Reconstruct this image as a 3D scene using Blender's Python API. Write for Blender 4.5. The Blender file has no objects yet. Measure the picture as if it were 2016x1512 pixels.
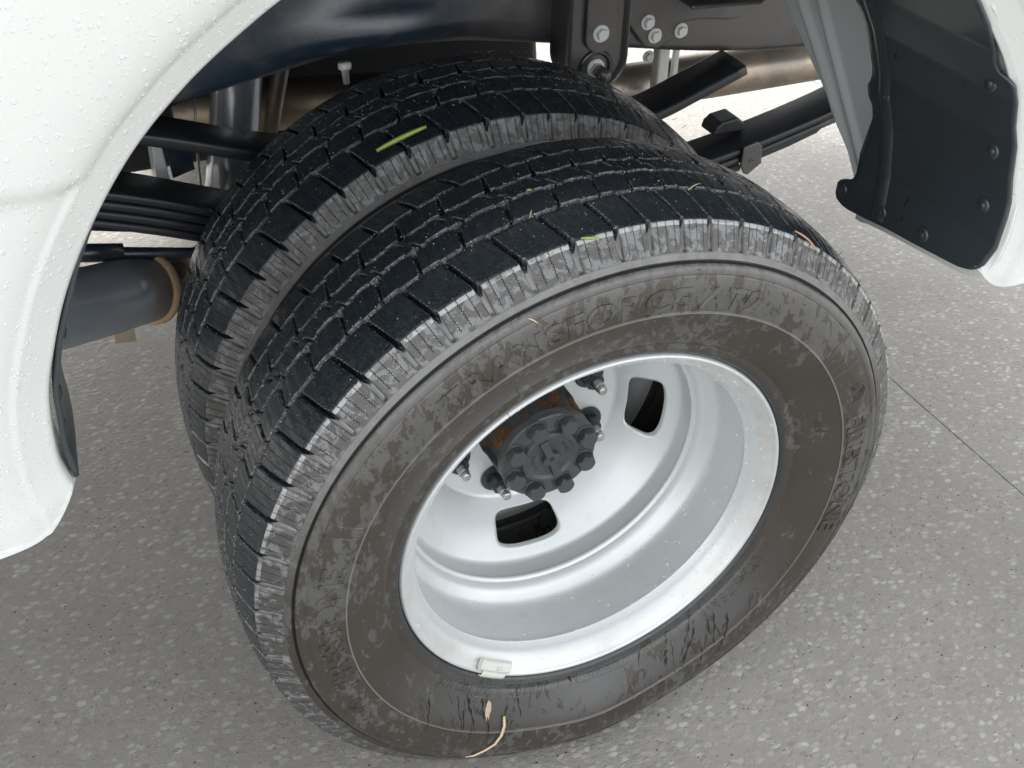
import bpy, bmesh, math, random
import numpy as np
from mathutils import Vector, Matrix
R_ = math.radians
C = bpy.context.scene.collection
rnd = random.Random(7)
sc = bpy.context.scene

# ------------------------------------------------------------ camera, sky, sun, exposure
cam = bpy.data.cameras.new('camera'); co = bpy.data.objects.new('camera', cam); C.objects.link(co)
cam.sensor_width = 36.0; cam.sensor_fit = 'HORIZONTAL'; cam.lens = 36.0 * 2145.99 / 2016.0
cam.clip_start = 0.02; cam.clip_end = 500
co.matrix_world = Matrix(((0.9181, 0.2301, -0.3228, -0.44817), (-0.3960, 0.5704, -0.7196, -0.74912),
                          (0.0185, 0.7885, 0.6148, 1.26459), (0, 0, 0, 1)))
sc.camera = co
SUN_EL, SUN_AZ = R_(40), R_(-18)          # azimuth measured from +Y towards +X
w = bpy.data.worlds.new('World'); sc.world = w; w.use_nodes = True
wn = w.node_tree.nodes; wl = w.node_tree.links
bg = wn['Background']; bg.inputs[1].default_value = 0.15
sky = wn.new('ShaderNodeTexSky'); sky.sky_type = 'NISHITA'; sky.sun_disc = False
sky.sun_elevation = SUN_EL; sky.sun_rotation = SUN_AZ
sky.air_density = 1.0; sky.dust_density = 3.0; sky.ozone_density = 1.0
hs = wn.new('ShaderNodeHueSaturation'); hs.inputs['Saturation'].default_value = 0.13
wl.new(sky.outputs[0], hs.inputs['Color']); wl.new(hs.outputs[0], bg.inputs[0])
sun = bpy.data.lights.new('sun', 'SUN'); so = bpy.data.objects.new('sun', sun); C.objects.link(so)
sun.energy = 1.2; sun.angle = R_(10); sun.color = (1.0, 0.96, 0.9)
so.rotation_euler = Vector((-math.sin(SUN_AZ) * math.cos(SUN_EL), -math.cos(SUN_AZ) * math.cos(SUN_EL), -math.sin(SUN_EL))).to_track_quat('-Z', 'Y').to_euler()
so.location = (2, 6, 6)
sc.view_settings.view_transform = 'Standard'; sc.view_settings.look = 'None'
sc.view_settings.gamma = 1.0; sc.view_settings.exposure = 2.05

# ------------------------------------------------------------ helpers
def obj(name, me, mat, parent=None, smooth=True, label=None, cat=None, kind=None, group=None, loc=None):
    o = bpy.data.objects.new(name, me); C.objects.link(o)
    if mat is not None and not me.materials: me.materials.append(mat)
    if parent is not None: o.parent = parent
    if loc: o.location = loc
    if smooth: me.shade_smooth()
    for k, v in (('label', label), ('category', cat), ('kind', kind), ('group', group)):
        if v: o[k] = v
    return o
def pydata(verts, faces):
    me = bpy.data.meshes.new('m'); me.from_pydata([tuple(map(float, v)) for v in verts], [], faces); me.update(); return me
def bm_me(bm):
    bmesh.ops.recalc_face_normals(bm, faces=bm.faces)
    me = bpy.data.meshes.new('m'); bm.to_mesh(me); bm.free(); return me
def grid_me(P, closed_u=False, closed_v=False):
    """P: (nu, nv, 3) numpy -> quad mesh"""
    nu, nv = P.shape[:2]
    iu = np.arange(nu if closed_u else nu - 1); iv = np.arange(nv if closed_v else nv - 1)
    a, b = np.meshgrid(iu, iv, indexing='ij'); a = a.ravel(); b = b.ravel(); a2 = (a + 1) % nu; b2 = (b + 1) % nv
    F = np.stack([a * nv + b, a2 * nv + b, a2 * nv + b2, a * nv + b2], 1)
    me = bpy.data.meshes.new('m'); n = len(F)
    me.vertices.add(nu * nv); me.vertices.foreach_set('co', P.reshape(-1).astype(np.float32))
    me.loops.add(n * 4); me.loops.foreach_set('vertex_index', F.reshape(-1).astype(np.int32))
    me.polygons.add(n); me.polygons.foreach_set('loop_start', (np.arange(n) * 4).astype(np.int32))
    me.update(calc_edges=True); me.validate(); return me
def lathe(prof, seg=192, a0=0.0, a1=2 * math.pi):
    """prof: list of (y, r), axis = Y"""
    prof = np.array(prof, float); full = abs(a1 - a0 - 2 * math.pi) < 1e-6
    th = np.linspace(a0, a1, seg, endpoint=not full)
    P = np.zeros((seg, len(prof), 3)); P[..., 0] = np.cos(th)[:, None] * prof[:, 1]; P[..., 2] = np.sin(th)[:, None] * prof[:, 1]; P[..., 1] = prof[:, 0]
    return grid_me(P, closed_u=full)
def smooth_prof(pts, n=4):
    """Catmull-Rom through points"""
    p = [np.array(q, float) for q in pts]; p = [2 * p[0] - p[1]] + p + [2 * p[-1] - p[-2]]; out = []
    for i in range(1, len(p) - 2):
        for k in range(n):
            t = k / n
            out.append(0.5 * ((2 * p[i]) + (-p[i - 1] + p[i + 1]) * t + (2 * p[i - 1] - 5 * p[i] + 4 * p[i + 1] - p[i + 2]) * t * t + (-p[i - 1] + 3 * p[i] - 3 * p[i + 1] + p[i + 2]) * t ** 3))
    out.append(p[-2]); return out
def tube(path, rad, seg=20, cap=True):
    path = [Vector(p) for p in path]; rads = rad if isinstance(rad, (list, tuple)) else [rad] * len(path)
    bm = bmesh.new(); rings = []
    up = Vector((0, 0, 1)) if abs((path[1] - path[0]).normalized().z) < .9 else Vector((1, 0, 0))
    for i, p in enumerate(path):
        d = (path[min(i + 1, len(path) - 1)] - path[max(i - 1, 0)]).normalized()
        s = d.cross(up).normalized(); u2 = s.cross(d).normalized()
        rings.append([bm.verts.new(p + (s * math.cos(2 * math.pi * k / seg) + u2 * math.sin(2 * math.pi * k / seg)) * rads[i]) for k in range(seg)])
    for a, b in zip(rings, rings[1:]):
        for k in range(seg): bm.faces.new((a[k], a[(k + 1) % seg], b[(k + 1) % seg], b[k]))
    if cap: bm.faces.new(rings[0][::-1]); bm.faces.new(rings[-1])
    return bm_me(bm)
def bevel_mod(o, wdt, seg=2, ang=35):
    m = o.modifiers.new('b', 'BEVEL'); m.width = wdt; m.segments = seg; m.limit_method = 'ANGLE'; m.angle_limit = R_(ang)
    return o
def prism(poly, axis, d0, d1):
    """extrude 2-D polygon along axis ('y': poly in xz, 'x': poly in yz, 'z': xy)"""
    f = {'y': lambda p, d: (p[0], d, p[1]), 'x': lambda p, d: (d, p[0], p[1]), 'z': lambda p, d: (p[0], p[1], d)}[axis]
    bm = bmesh.new(); A = [bm.verts.new(f(p, d0)) for p in poly]; B = [bm.verts.new(f(p, d1)) for p in poly]; n = len(poly)
    bm.faces.new(A); bm.faces.new(B[::-1])
    for i in range(n): bm.faces.new((A[i], B[i], B[(i + 1) % n], A[(i + 1) % n]))
    return bm_me(bm)
def hexbolt(hr=.0115, hh=.008, fr=.016, fh=.003, dome=False):
    """bolt head looking towards -Y, seat plane y=0; flange + hex with chamfer"""
    bm = bmesh.new()
    def ring(r, y, n=24): return [bm.verts.new((r * math.cos(2 * math.pi * k / n), y, r * math.sin(2 * math.pi * k / n))) for k in range(n)]
    r0 = ring(fr, 0); r1 = ring(fr, -fh * .5); r2 = ring(fr * .93, -fh)
    def hx(r, y): 
        out = []
        for k in range(24):
            a = 2 * math.pi * k / 24; m = (a % (math.pi / 3)) - math.pi / 6
            out.append(bm.verts.new((r * math.cos(math.pi / 6) / math.cos(m) * math.cos(a), y, r * math.cos(math.pi / 6) / math.cos(m) * math.sin(a))))
        return out
    r3 = hx(hr, -fh); r4 = hx(hr, -fh - hh * .82); r5 = ring(hr * .84, -fh - hh); r6 = ring(hr * .5, -fh - hh * 1.0)
    R = [r0, r1, r2, r3, r4, r5, r6]
    for a, b in zip(R, R[1:]):
        for k in range(24): bm.faces.new((a[k], a[(k + 1) % 24], b[(k + 1) % 24], b[k]))
    bm.faces.new(r6); bm.faces.new(r0[::-1])
    return bm_me(bm)

class M:
    def __init__(s, name, base=(.5, .5, .5), rough=.5, metal=0.0, spec=.5, coat=0.0):
        s.m = bpy.data.materials.new(name); s.m.use_nodes = True; s.t = s.m.node_tree; s.b = s.t.nodes['Principled BSDF']
        s.b.inputs['Base Color'].default_value = (*base, 1); s.b.inputs['Roughness'].default_value = rough
        s.b.inputs['Metallic'].default_value = metal; s.b.inputs['Specular IOR Level'].default_value = spec
        if coat: s.b.inputs['Coat Weight'].default_value = coat; s.b.inputs['Coat Roughness'].default_value = .08
    def n(s, typ, **kw):
        nd = s.t.nodes.new('ShaderNode' + typ)
        for k, v in kw.items():
            if hasattr(nd, k): setattr(nd, k, v)
            else: nd.inputs[k.replace('_', ' ')].default_value = v
        return nd
    def l(s, a, b): s.t.links.new(a, b); return b
    def coord(s, out='Object', scale=(1, 1, 1), rot=(0, 0, 0)):
        tc = s.n('TexCoord'); mp = s.n('Mapping'); mp.inputs['Scale'].default_value = scale; mp.inputs['Rotation'].default_value = rot
        s.l(tc.outputs[out], mp.inputs[0]); return mp.outputs[0]
    def noise(s, vec, scale, detail=5, rough=.6, dist=0.0):
        nd = s.n('TexNoise'); nd.inputs['Scale'].default_value = scale; nd.inputs['Detail'].default_value = detail
        nd.inputs['Roughness'].default_value = rough; nd.inputs['Distortion'].default_value = dist
        if vec is not None: s.l(vec, nd.inputs['Vector'])
        return nd.outputs['Fac']
    def ramp(s, fac, stops, interp='LINEAR'):
        nd = s.n('ValToRGB'); cr = nd.color_ramp; cr.interpolation = interp
        while len(cr.elements) < len(stops): cr.elements.new(0.5)
        for e, (p, c) in zip(cr.elements, stops): e.position = p; e.color = (*c, 1) if len(c) == 3 else c
        s.l(fac, nd.inputs[0]); return nd.outputs[0]
    def step(s, fac, a, b):
        nd = s.n('MapRange'); nd.interpolation_type = 'SMOOTHSTEP'
        nd.inputs[1].default_value = a; nd.inputs[2].default_value = b; s.l(fac, nd.inputs[0]); return nd.outputs[0]
    def mix(s, fac, a, b):
        nd = s.n('Mix'); nd.data_type = 'RGBA'
        for i, v in ((6, a), (7, b)):
            if isinstance(v, tuple): nd.inputs[i].default_value = (*v, 1)
            else: s.l(v, nd.inputs[i])
        if isinstance(fac, (int, float)): nd.inputs[0].default_value = fac
        else: s.l(fac, nd.inputs[0])
        return nd.outputs[2]
    def mixf(s, fac, a, b):
        nd = s.n('Mix'); nd.data_type = 'FLOAT'
        for i, v in ((2, a), (3, b)):
            if isinstance(v, (int, float)): nd.inputs[i].default_value = v
            else: s.l(v, nd.inputs[i])
        if isinstance(fac, (int, float)): nd.inputs[0].default_value = fac
        else: s.l(fac, nd.inputs[0])
        return nd.outputs[0]
    def math(s, op, a, b=None, c=None, clamp=False):
        nd = s.n('Math'); nd.operation = op; nd.use_clamp = clamp
        for i, v in ((0, a), (1, b), (2, c)):
            if v is None: continue
            if isinstance(v, (int, float)): nd.inputs[i].default_value = v
            else: s.l(v, nd.inputs[i])
        return nd.outputs[0]
    def bump(s, h, dist=.001, strength=1.0, normal=None):
        nd = s.n('Bump'); nd.inputs['Distance'].default_value = dist; nd.inputs['Strength'].default_value = strength
        s.l(h, nd.inputs['Height'])
        if normal is not None: s.l(normal, nd.inputs['Normal'])
        return nd.outputs[0]
    def set(s, inp, v): s.l(v, s.b.inputs[inp])

# ------------------------------------------------------------ materials
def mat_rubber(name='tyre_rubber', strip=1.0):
    m = M(name, spec=.7)
    tc = m.n('TexCoord'); sx = m.n('SeparateXYZ'); m.l(tc.outputs['Object'], sx.inputs[0]); X, Y, Z = sx.outputs
    r = m.math('SQRT', m.math('ADD', m.math('MULTIPLY', X, X), m.math('MULTIPLY', Z, Z)))
    th = m.math('ARCTAN2', Z, X)
    cb = m.n('CombineXYZ'); m.l(m.math('MULTIPLY', th, .33), cb.inputs[0]); m.l(Y, cb.inputs[1]); m.l(r, cb.inputs[2]); pol = cb.outputs[0]
    oc = tc.outputs['Object']
    uv = m.n('UVMap'); uv.uv_map = 'sipe'; su = m.n('SeparateXYZ'); m.l(uv.outputs[0], su.inputs[0])
    s_, msk = su.outputs[0], su.outputs[1]
    # base: dusty brown-grey rubber on the side wall, cleaner black on the running surface
    n1 = m.noise(oc, 9, 4, .55); n2 = m.noise(oc, 60, 6, .65)
    side = m.mix(n1, (.028, .024, .019), (.056, .047, .037))
    inr = m.math('SUBTRACT', 1.0, m.step(r, .286, .304)); lowz = m.math('SUBTRACT', 1.0, m.step(m.math('ADD', Z, m.math('MULTIPLY', m.noise(oc, 14, 3), .12)), -.16, -.02))
    side = m.mix(m.math('MULTIPLY', m.math('MULTIPLY', inr, lowz), .8), side, m.mix(n2, (.050, .052, .052), (.078, .080, .079)))  # low inner wall greyer: painted reflection of ground and sky
    # water-film patches with ragged sharp edges, their grey sheen painted into the colour
    ps = m.n('Mapping'); ps.inputs['Scale'].default_value = (1.0, 1, .55); ps.inputs['Rotation'].default_value = (0, .5, 0); m.l(oc, ps.inputs[0])
    patch = m.math('ADD', m.math('MULTIPLY', m.noise(ps.outputs[0], 90, 8, .70, .4), .66), m.math('MULTIPLY', m.noise(oc, 9, 2, .5), .34))
    band = m.math('ADD', m.math('MULTIPLY', m.step(r, .300, .304), .046), m.math('MULTIPLY', m.step(Z, -.1, .3), .03))
    pm = m.math('MULTIPLY', m.step(m.math('ADD', m.math('ADD', m.math('ADD', patch, band), m.math('MULTIPLY', m.math('MULTIPLY', inr, lowz), -.05)), m.math('MULTIPLY', m.noise(oc, 260, 3, .7), .05)), .586, .612), m.mixf(m.noise(oc, 40, 5, .7), .5, 1.0))
    side = m.mix(pm, side, m.mix(n2, (.068, .069, .067), (.130, .131, .128)))
    # dark wet trickles, mostly low on the wheel
    tr = m.n('Mapping'); tr.inputs['Scale'].default_value = (1.0, 1, .13); tr.inputs['Rotation'].default_value = (0, -.30, 0); m.l(oc, tr.inputs[0])
    trick = m.noise(tr.outputs[0], 60, 5, .6, 1.2)
    low = m.math('SUBTRACT', 1.0, m.step(Z, -.30, -.02))
    tm = m.math('MULTIPLY', m.step(trick, .570, .588), m.math('ADD', m.math('MULTIPLY', low, .9), .10))
    side = m.mix(tm, side, (.040, .034, .026))
    def ringm(a, b, c, d): return m.math('MULTIPLY', m.step(r, a, b), m.math('SUBTRACT', 1.0, m.step(r, c, d)))
    side = m.mix(m.math('MULTIPLY', ringm(.3520, .3526, .3545, .3552), .9), side, (.012, .012, .012))
    side = m.mix(m.math('MULTIPLY', ringm(.3010, .3014, .3026, .3030), .7), side, (.20, .19, .175))  # pale ring paints the highlight along the moulded ridge
    side = m.mix(m.math('MULTIPLY', ringm(.3422, .3430, .3500, .3520), m.math('MULTIPLY', m.step(Z, .05, .25), .6)), side, m.mix(n1, (.09, .09, .088), (.15, .15, .148)))  # upper flange ring painted paler as a bright sheen
    # tread colour
    tread = m.mix(n2, (.010, .015, .020), (.022, .030, .037))
    speck = m.step(m.noise(oc, 300, 3, .7), .70, .76)
    tread = m.mix(m.math('MULTIPLY', speck, .5), tread, (.16, .15, .13))
    isT = m.step(m.math('ADD', r, m.math('MULTIPLY', m.math('ABSOLUTE', m.math('SUBTRACT', Y, .0925)), 0)), .3866, .3876)
    isT = m.math('MAXIMUM', isT, m.math('SUBTRACT', 1.0, m.step(m.math('ABSOLUTE', m.math('SUBTRACT', Y, .0925)), .0905, .0925)))
    blk = m.step(r, .3615, .3630)
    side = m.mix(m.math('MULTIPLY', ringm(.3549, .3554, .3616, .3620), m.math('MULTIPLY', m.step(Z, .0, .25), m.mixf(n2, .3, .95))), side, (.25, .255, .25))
    scuffn = m.step(m.math('ADD', m.noise(oc, 95, 7, .7, .6), m.math('MULTIPLY', m.step(Z, -.1, .3), .04)), .52, .585)
    shoul = m.mix(scuffn, m.mix(n1, (.050, .047, .043), (.080, .077, .072)), m.mix(n2, (.115, .118, .12), (.21, .215, .215)))
    at_ = m.n('Attribute'); at_.attribute_name = 'slot'; sraw = at_.outputs['Fac']; slot = m.step(sraw, .35, .8)
    wallm = m.math('MULTIPLY', m.math('MULTIPLY', m.step(sraw, .04, .15), m.math('SUBTRACT', 1.0, m.step(sraw, .75, .97))), m.step(m.noise(oc, 110, 4, .6), .42, .56))
    edge_glint = m.math('MULTIPLY', m.step(sraw, .004, .03), m.math('SUBTRACT', 1.0, m.step(sraw, .12, .25)))  # pale lines painting the wet highlights on groove edges
    shoul = m.mix(slot, shoul, m.mix(n2, (.24, .245, .243), (.44, .44, .43)))  # face slot floors painted pale: dried dust plus the sky light they catch
    col = m.mix(blk, side, shoul); tread = m.mix(slot, tread, (.008, .011, .015)); tread = m.mix(m.math('MULTIPLY', wallm, .3), tread, (.055, .060, .064)); tread = m.mix(m.math('MULTIPLY', m.math('MULTIPLY', edge_glint, m.step(m.noise(oc, 130, 3), .4, .6)), .75), tread, (.20, .21, .215))
    col = m.mix(isT, col, tread)
    glintm = m.math('MULTIPLY', m.math('MULTIPLY', ringm(.3833, .3840, .3868, .3872), m.math('SUBTRACT', 1.0, m.step(Y, .01, .02))), m.math('MULTIPLY', m.math('SUBTRACT', 1.0, m.step(sraw, .05, .2)), m.math('MULTIPLY', m.step(Z, -.02, .16), m.math('MULTIPLY', m.mixf(m.step(m.noise(oc, 48, 5, .7), .42, .52), .25, 1.0), strip * .85))))  # sky reflection painted as a pale strip along the upper shoulder corner
    col = m.mix(glintm, col, m.mix(n2, (.36, .37, .37), (.48, .49, .48)))
    # bead area darker and cleaner
    bead = m.math('SUBTRACT', 1.0, m.step(r, .2395, .246))
    col = m.mix(bead, col, (.035, .038, .04))
    # inner tyre face sheltered rubber: nothing special. Sipes: thin cuts
    fr = m.math('FRACT', s_); d = m.math('ABSOLUTE', m.math('SUBTRACT', fr, .5))
    cut = m.math('MULTIPLY', m.step(d, .455, .478), msk)
    col = m.mix(cut, col, (.004, .004, .005))
    m.set('Base Color', col)
    rg = m.mixf(pm, m.mixf(n1, .30, .44), m.mixf(n2, .20, .34)); rg = m.mixf(tm, rg, .16)
    rg = m.mixf(blk, rg, m.mixf(scuffn, .34, .24)); rg = m.mixf(isT, rg, m.mixf(n2, .16, .34)); rg = m.mixf(cut, rg, .9)
    m.set('Roughness', rg)
    # fine moulded texture
    fine = m.noise(oc, 420, 3, .6)
    lines = m.n('TexWave'); lines.wave_type = 'BANDS'; lines.bands_direction = 'X'; lines.inputs['Scale'].default_value = 180; m.l(pol, lines.inputs[0])
    lm = m.math('MULTIPLY', m.math('MULTIPLY', m.step(r, .3035, .305), m.math('SUBTRACT', 1.0, m.step(r, .338, .340))), .25)
    h = m.math('ADD', m.math('MULTIPLY', fine, .25), m.math('MULTIPLY', lines.outputs['Fac'], lm))
    h = m.math('ADD', h, m.math('MULTIPLY', m.math('ADD', pm, m.math('MULTIPLY', scuffn, blk)), .25))
    h = m.math('SUBTRACT', h, m.math('MULTIPLY', cut, 3.0))
    m.set('Normal', m.bump(h, .0006, .8))
    return m.m
def mat_silver():
    m = M('silver_wheel_paint', spec=.5, coat=.15)
    oc = m.coord(); n = m.noise(oc, 14, 3); f = m.noise(oc, 900, 2, .5)
    tcn = m.n('TexCoord'); sx = m.n('SeparateXYZ'); m.l(tcn.outputs['Object'], sx.inputs[0])
    r = m.math('SQRT', m.math('ADD', m.math('MULTIPLY', sx.outputs[0], sx.outputs[0]), m.math('MULTIPLY', sx.outputs[2], sx.outputs[2])))
    col = m.mix(n, (.60, .63, .63), (.68, .70, .70)); col = m.mix(m.math('MULTIPLY', f, .35), col, (.80, .82, .82))
    dirt = m.math('MULTIPLY', m.step(r, .2125, .222), m.step(m.noise(oc, 22, 5, .6), .35, .8))
    dirt = m.math('MULTIPLY', dirt, m.math('SUBTRACT', 1.0, m.step(r, .2318, .2330)))
    col = m.mix(m.math('MULTIPLY', dirt, .55), col, (.50, .45, .37))
    sp_ = m.step(m.noise(oc, 240, 3, .7), .68, .74); runs = m.step(m.noise(m.coord(scale=(1, 1, .2)), 45, 4, .6), .60, .72)
    col = m.mix(m.math('MULTIPLY', sp_, .35), col, (.30, .27, .23)); col = m.mix(m.math('MULTIPLY', runs, .14), col, (.45, .42, .36))
    m.set('Base Color', col); m.b.inputs['Metallic'].default_value = .42; m.set('Roughness', m.mixf(m.noise(oc, 50, 4), .34, .46))
    m.set('Normal', m.bump(m.math('ADD', m.math('MULTIPLY', f, .15), m.noise(oc, 120, 2)), .0003, .35)); return m.m
def mat_cast():
    m = M('painted_cast_iron', spec=.5)
    oc = m.coord(); n = m.noise(oc, 500, 4, .7); n2 = m.noise(oc, 30, 4)
    m.set('Base Color', m.mix(n2, (.055, .062, .065), (.085, .092, .095))); m.b.inputs['Metallic'].default_value = .3
    m.set('Roughness', m.mixf(n2, .34, .48)); m.set('Normal', m.bump(m.math('ADD', n, m.math('MULTIPLY', n2, .8)), .0003, .4)); return m.m
def mat_hubrust():
    m = M('rusty_hub_casting', spec=.4)
    oc = m.coord(); n2 = m.noise(oc, 18, 5, .65, .4); f = m.noise(oc, 260, 5, .75)
    rm = m.step(n2, .50, .60)
    rust = m.ramp(f, [(.3, (.03, .014, .007)), (.5, (.12, .050, .018)), (.68, (.30, .13, .045))])
    m.set('Base Color', m.mix(rm, (.022, .026, .03), rust)); m.set('Roughness', m.mixf(rm, .4, .9))
    m.set('Normal', m.bump(m.math('MULTIPLY', f, m.math('ADD', rm, .2)), .002, .8)); return m.m
def mat_white():
    m = M('white_gelcoat_paint', spec=.5, coat=.6)
    oc = m.coord(); n = m.noise(oc, 6, 4); st = m.noise(m.coord(scale=(1, 1, .12), rot=(0, .25, 0)), 22, 4, .55)
    col = m.mix(n, (.67, .692, .675), (.715, .725, .705)); col = m.mix(m.math('MULTIPLY', m.step(st, .5, .75), .25), col, (.62, .665, .645))
    m.set('Base Color', col); m.set('Roughness', m.mixf(st, .16, .3)); m.b.inputs['Coat Roughness'].default_value = .05
    m.set('Normal', m.bump(m.noise(oc, 40, 3), .0006, .25)); return m.m
def mat_chassis():
    m = M('black_chassis_paint', spec=.6, coat=.5)
    oc = m.coord(); n = m.noise(oc, 25, 5, .6); f = m.noise(oc, 380, 4, .6)
    tcn = m.n('TexCoord'); sx = m.n('SeparateXYZ'); m.l(tcn.outputs['Object'], sx.inputs[0])
    dm = m.math('MULTIPLY', m.step(m.math('ADD', n, m.math('MULTIPLY', m.step(sx.outputs[0], -.02, .25), .25)), .42, .74), .8)
    m.set('Base Color', m.mix(dm, (.014, .027, .046), (.085, .076, .068)))
    m.set('Roughness', m.mixf(n, .24, .42)); m.set('Normal', m.bump(m.math('ADD', f, m.math('MULTIPLY', m.step(m.noise(oc, 130, 2), .68, .72), .7)), .0005, .5))
    m.b.inputs['Coat Roughness'].default_value = .25; return m.m
def mat_spring():
    m = M('black_spring_steel', (.010, .014, .019), .3, 0, .5, .6); oc = m.coord(scale=(.15, 1, 1))
    n = m.noise(oc, 90, 4); m.b.inputs['Coat Weight'].default_value = .12; m.set('Roughness', m.mixf(n, .34, .5)); m.set('Base Color', m.mix(n, (.006, .009, .014), (.026, .028, .032)))
    m.set('Normal', m.bump(n, .0005, .5)); return m.m
def mat_liner():
    m = M('black_splash_board', spec=.6, coat=.3)
    oc = m.coord(); f = m.noise(oc, 700, 3, .6); st = m.noise(m.coord(scale=(1, 1, .35)), 48, 4, .6)
    spots = m.step(st, .68, .72); dust = m.noise(oc, 8, 4)
    col = m.mix(dust, (.026, .034, .041), (.044, .052, .058)); col = m.mix(m.math('MULTIPLY', spots, .8), col, (.014, .018, .022))
    m.set('Base Color', col); m.set('Roughness', m.mixf(spots, .34, .16)); m.set('Normal', m.bump(f, .0004, .4)); return m.m
def mat_primer():
    m = M('pale_grey_body_primer', spec=.5, coat=.2)
    oc = m.coord(); n = m.noise(oc, 5, 4); sp = m.step(m.noise(m.coord(scale=(1, 1, .5)), 150, 2), .73, .76)
    col = m.mix(n, (.76, .80, .795), (.80, .83, .825)); col = m.mix(m.math('MULTIPLY', sp, .7), col, (.2, .21, .21))
    m.set('Base Color', col); m.set('Roughness', m.mixf(n, .35, .5)); m.set('Normal', m.bump(m.noise(oc, 500, 3), .0003, .4)); return m.m
def mat_steel(name, col, rough, stain=None):
    m = M(name, col, rough, .9); oc = m.coord(); n = m.noise(oc, 30, 5, .65); f = m.noise(oc, 300, 3)
    c = m.mix(n, tuple(x * .75 for x in col), col)
    if stain: c = m.mix(m.step(m.noise(oc, 11, 4), .45, .62), c, stain)
    m.set('Base Color', c); m.set('Roughness', m.mixf(f, rough * .8, rough * 1.35)); m.set('Normal', m.bump(f, .0004, .4)); return m.m
def mat_ground():
    m = M('exposed_aggregate_paving', spec=.4)
    oc = m.coord()
    wv = m.n('TexNoise'); wv.inputs['Scale'].default_value = 60; m.l(oc, wv.inputs[0])
    mx = m.n('VectorMath'); mx.operation = 'MULTIPLY_ADD'; m.l(wv.outputs['Color'], mx.inputs[0]); mx.inputs[1].default_value = (.010, .010, 0); m.l(oc, mx.inputs[2])
    def vor(scale):
        v = m.n('TexVoronoi'); v.inputs['Scale'].default_value = scale; v.inputs['Randomness'].default_value = 1; sp = m.n('Mapping'); sp.inputs['Scale'].default_value = (1.0, 1.55, 1); sp.inputs['Rotation'].default_value = (0, 0, .5); m.l(mx.outputs[0], sp.inputs[0]); m.l(sp.outputs[0], v.inputs['Vector']); return v
    v1 = vor(76); v2 = vor(190)
    s1 = m.n('SeparateColor'); m.l(v1.outputs['Color'], s1.inputs[0]); s2 = m.n('SeparateColor'); m.l(v2.outputs['Color'], s2.inputs[0])
    big = m.noise(oc, 3.2, 5, .6); mid = m.noise(oc, 24, 5, .65); fine = m.noise(oc, 330, 4, .7)
    base = m.mix(big, (.225, .213, .192), (.305, .290, .263)); base = m.mix(m.step(m.noise(oc, 42, 4, .6, 1.0), .42, .68), base, (.272, .261, .240)); base = m.mix(m.math('MULTIPLY', fine, .35), base, (.36, .352, .34))
    # pebbles: only some of the cells are exposed stones
    pick = m.math('MULTIPLY', m.step(s1.outputs[0], .05, .25), m.math('SUBTRACT', 1.0, m.step(v1.outputs['Distance'], .30, .62)))
    peb = m.ramp(s1.outputs[1], [(0, (.21, .20, .18)), (.35, (.30, .288, .265)), (.7, (.42, .405, .375)), (.95, (.60, .585, .545)), (1, (.40, .33, .28))])
    col = m.mix(m.math('MULTIPLY', pick, m.mixf(m.noise(oc, 5, 3), .25, .75)), base, peb)
    pk2 = m.math('MULTIPLY', m.step(s2.outputs[0], .45, .6), m.math('SUBTRACT', 1.0, m.step(v2.outputs['Distance'], .3, .46)))
    col = m.mix(m.math('MULTIPLY', pk2, .55), col, m.ramp(s2.outputs[1], [(0, (.12, .115, .11)), (.25, (.30, .29, .27)), (1, (.44, .43, .41))]))
    st = m.step(m.noise(oc, 2.1, 6, .62, .5), .42, .68); col = m.mix(m.math('MULTIPLY', st, .30), col, (.19, .182, .168))
    pit = m.math('MULTIPLY', m.step(s2.outputs[2], .988, .993), m.math('SUBTRACT', 1.0, m.step(v2.outputs['Distance'], .22, .36)))
    col = m.mix(pit, col, (.05, .045, .04))
    m.set('Base Color', col); m.set('Roughness', m.mixf(mid, .7, .9))
    h = m.math('ADD', m.math('MULTIPLY', pick, .5), m.math('ADD', m.math('MULTIPLY', pk2, .4), m.math('ADD', m.math('MULTIPLY', fine, .5), mid)))
    h = m.math('SUBTRACT', h, m.math('MULTIPLY', pit, 2.0)); m.set('Normal', m.bump(h, .0016, .7)); return m.m
def mat_water():
    m = M('water_drop', (1, 1, 1), .02); m.b.inputs['Transmission Weight'].default_value = 1.0; m.b.inputs['IOR'].default_value = 1.33
    m.b.inputs['Transmission Weight'].default_value = .25; m.b.inputs['Base Color'].default_value = (.93, .95, .94, 1)
    tr = m.n('BsdfTransparent'); mx = m.n('MixShader'); mx.inputs[0].default_value = .55; out = m.t.nodes['Material Output']
    m.l(tr.outputs[0], mx.inputs[1]); m.l(m.b.outputs[0], mx.inputs[2]); m.t.links.new(mx.outputs[0], out.inputs['Surface']); return m.m
def mat_plain(name, a, b, scale=80, rough=.6, bump=.0003):
    m = M(name, a, rough); n = m.noise(m.coord(), scale, 4); m.set('Base Color', m.mix(n, a, b)); m.set('Normal', m.bump(n, bump, .6)); return m.m

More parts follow.
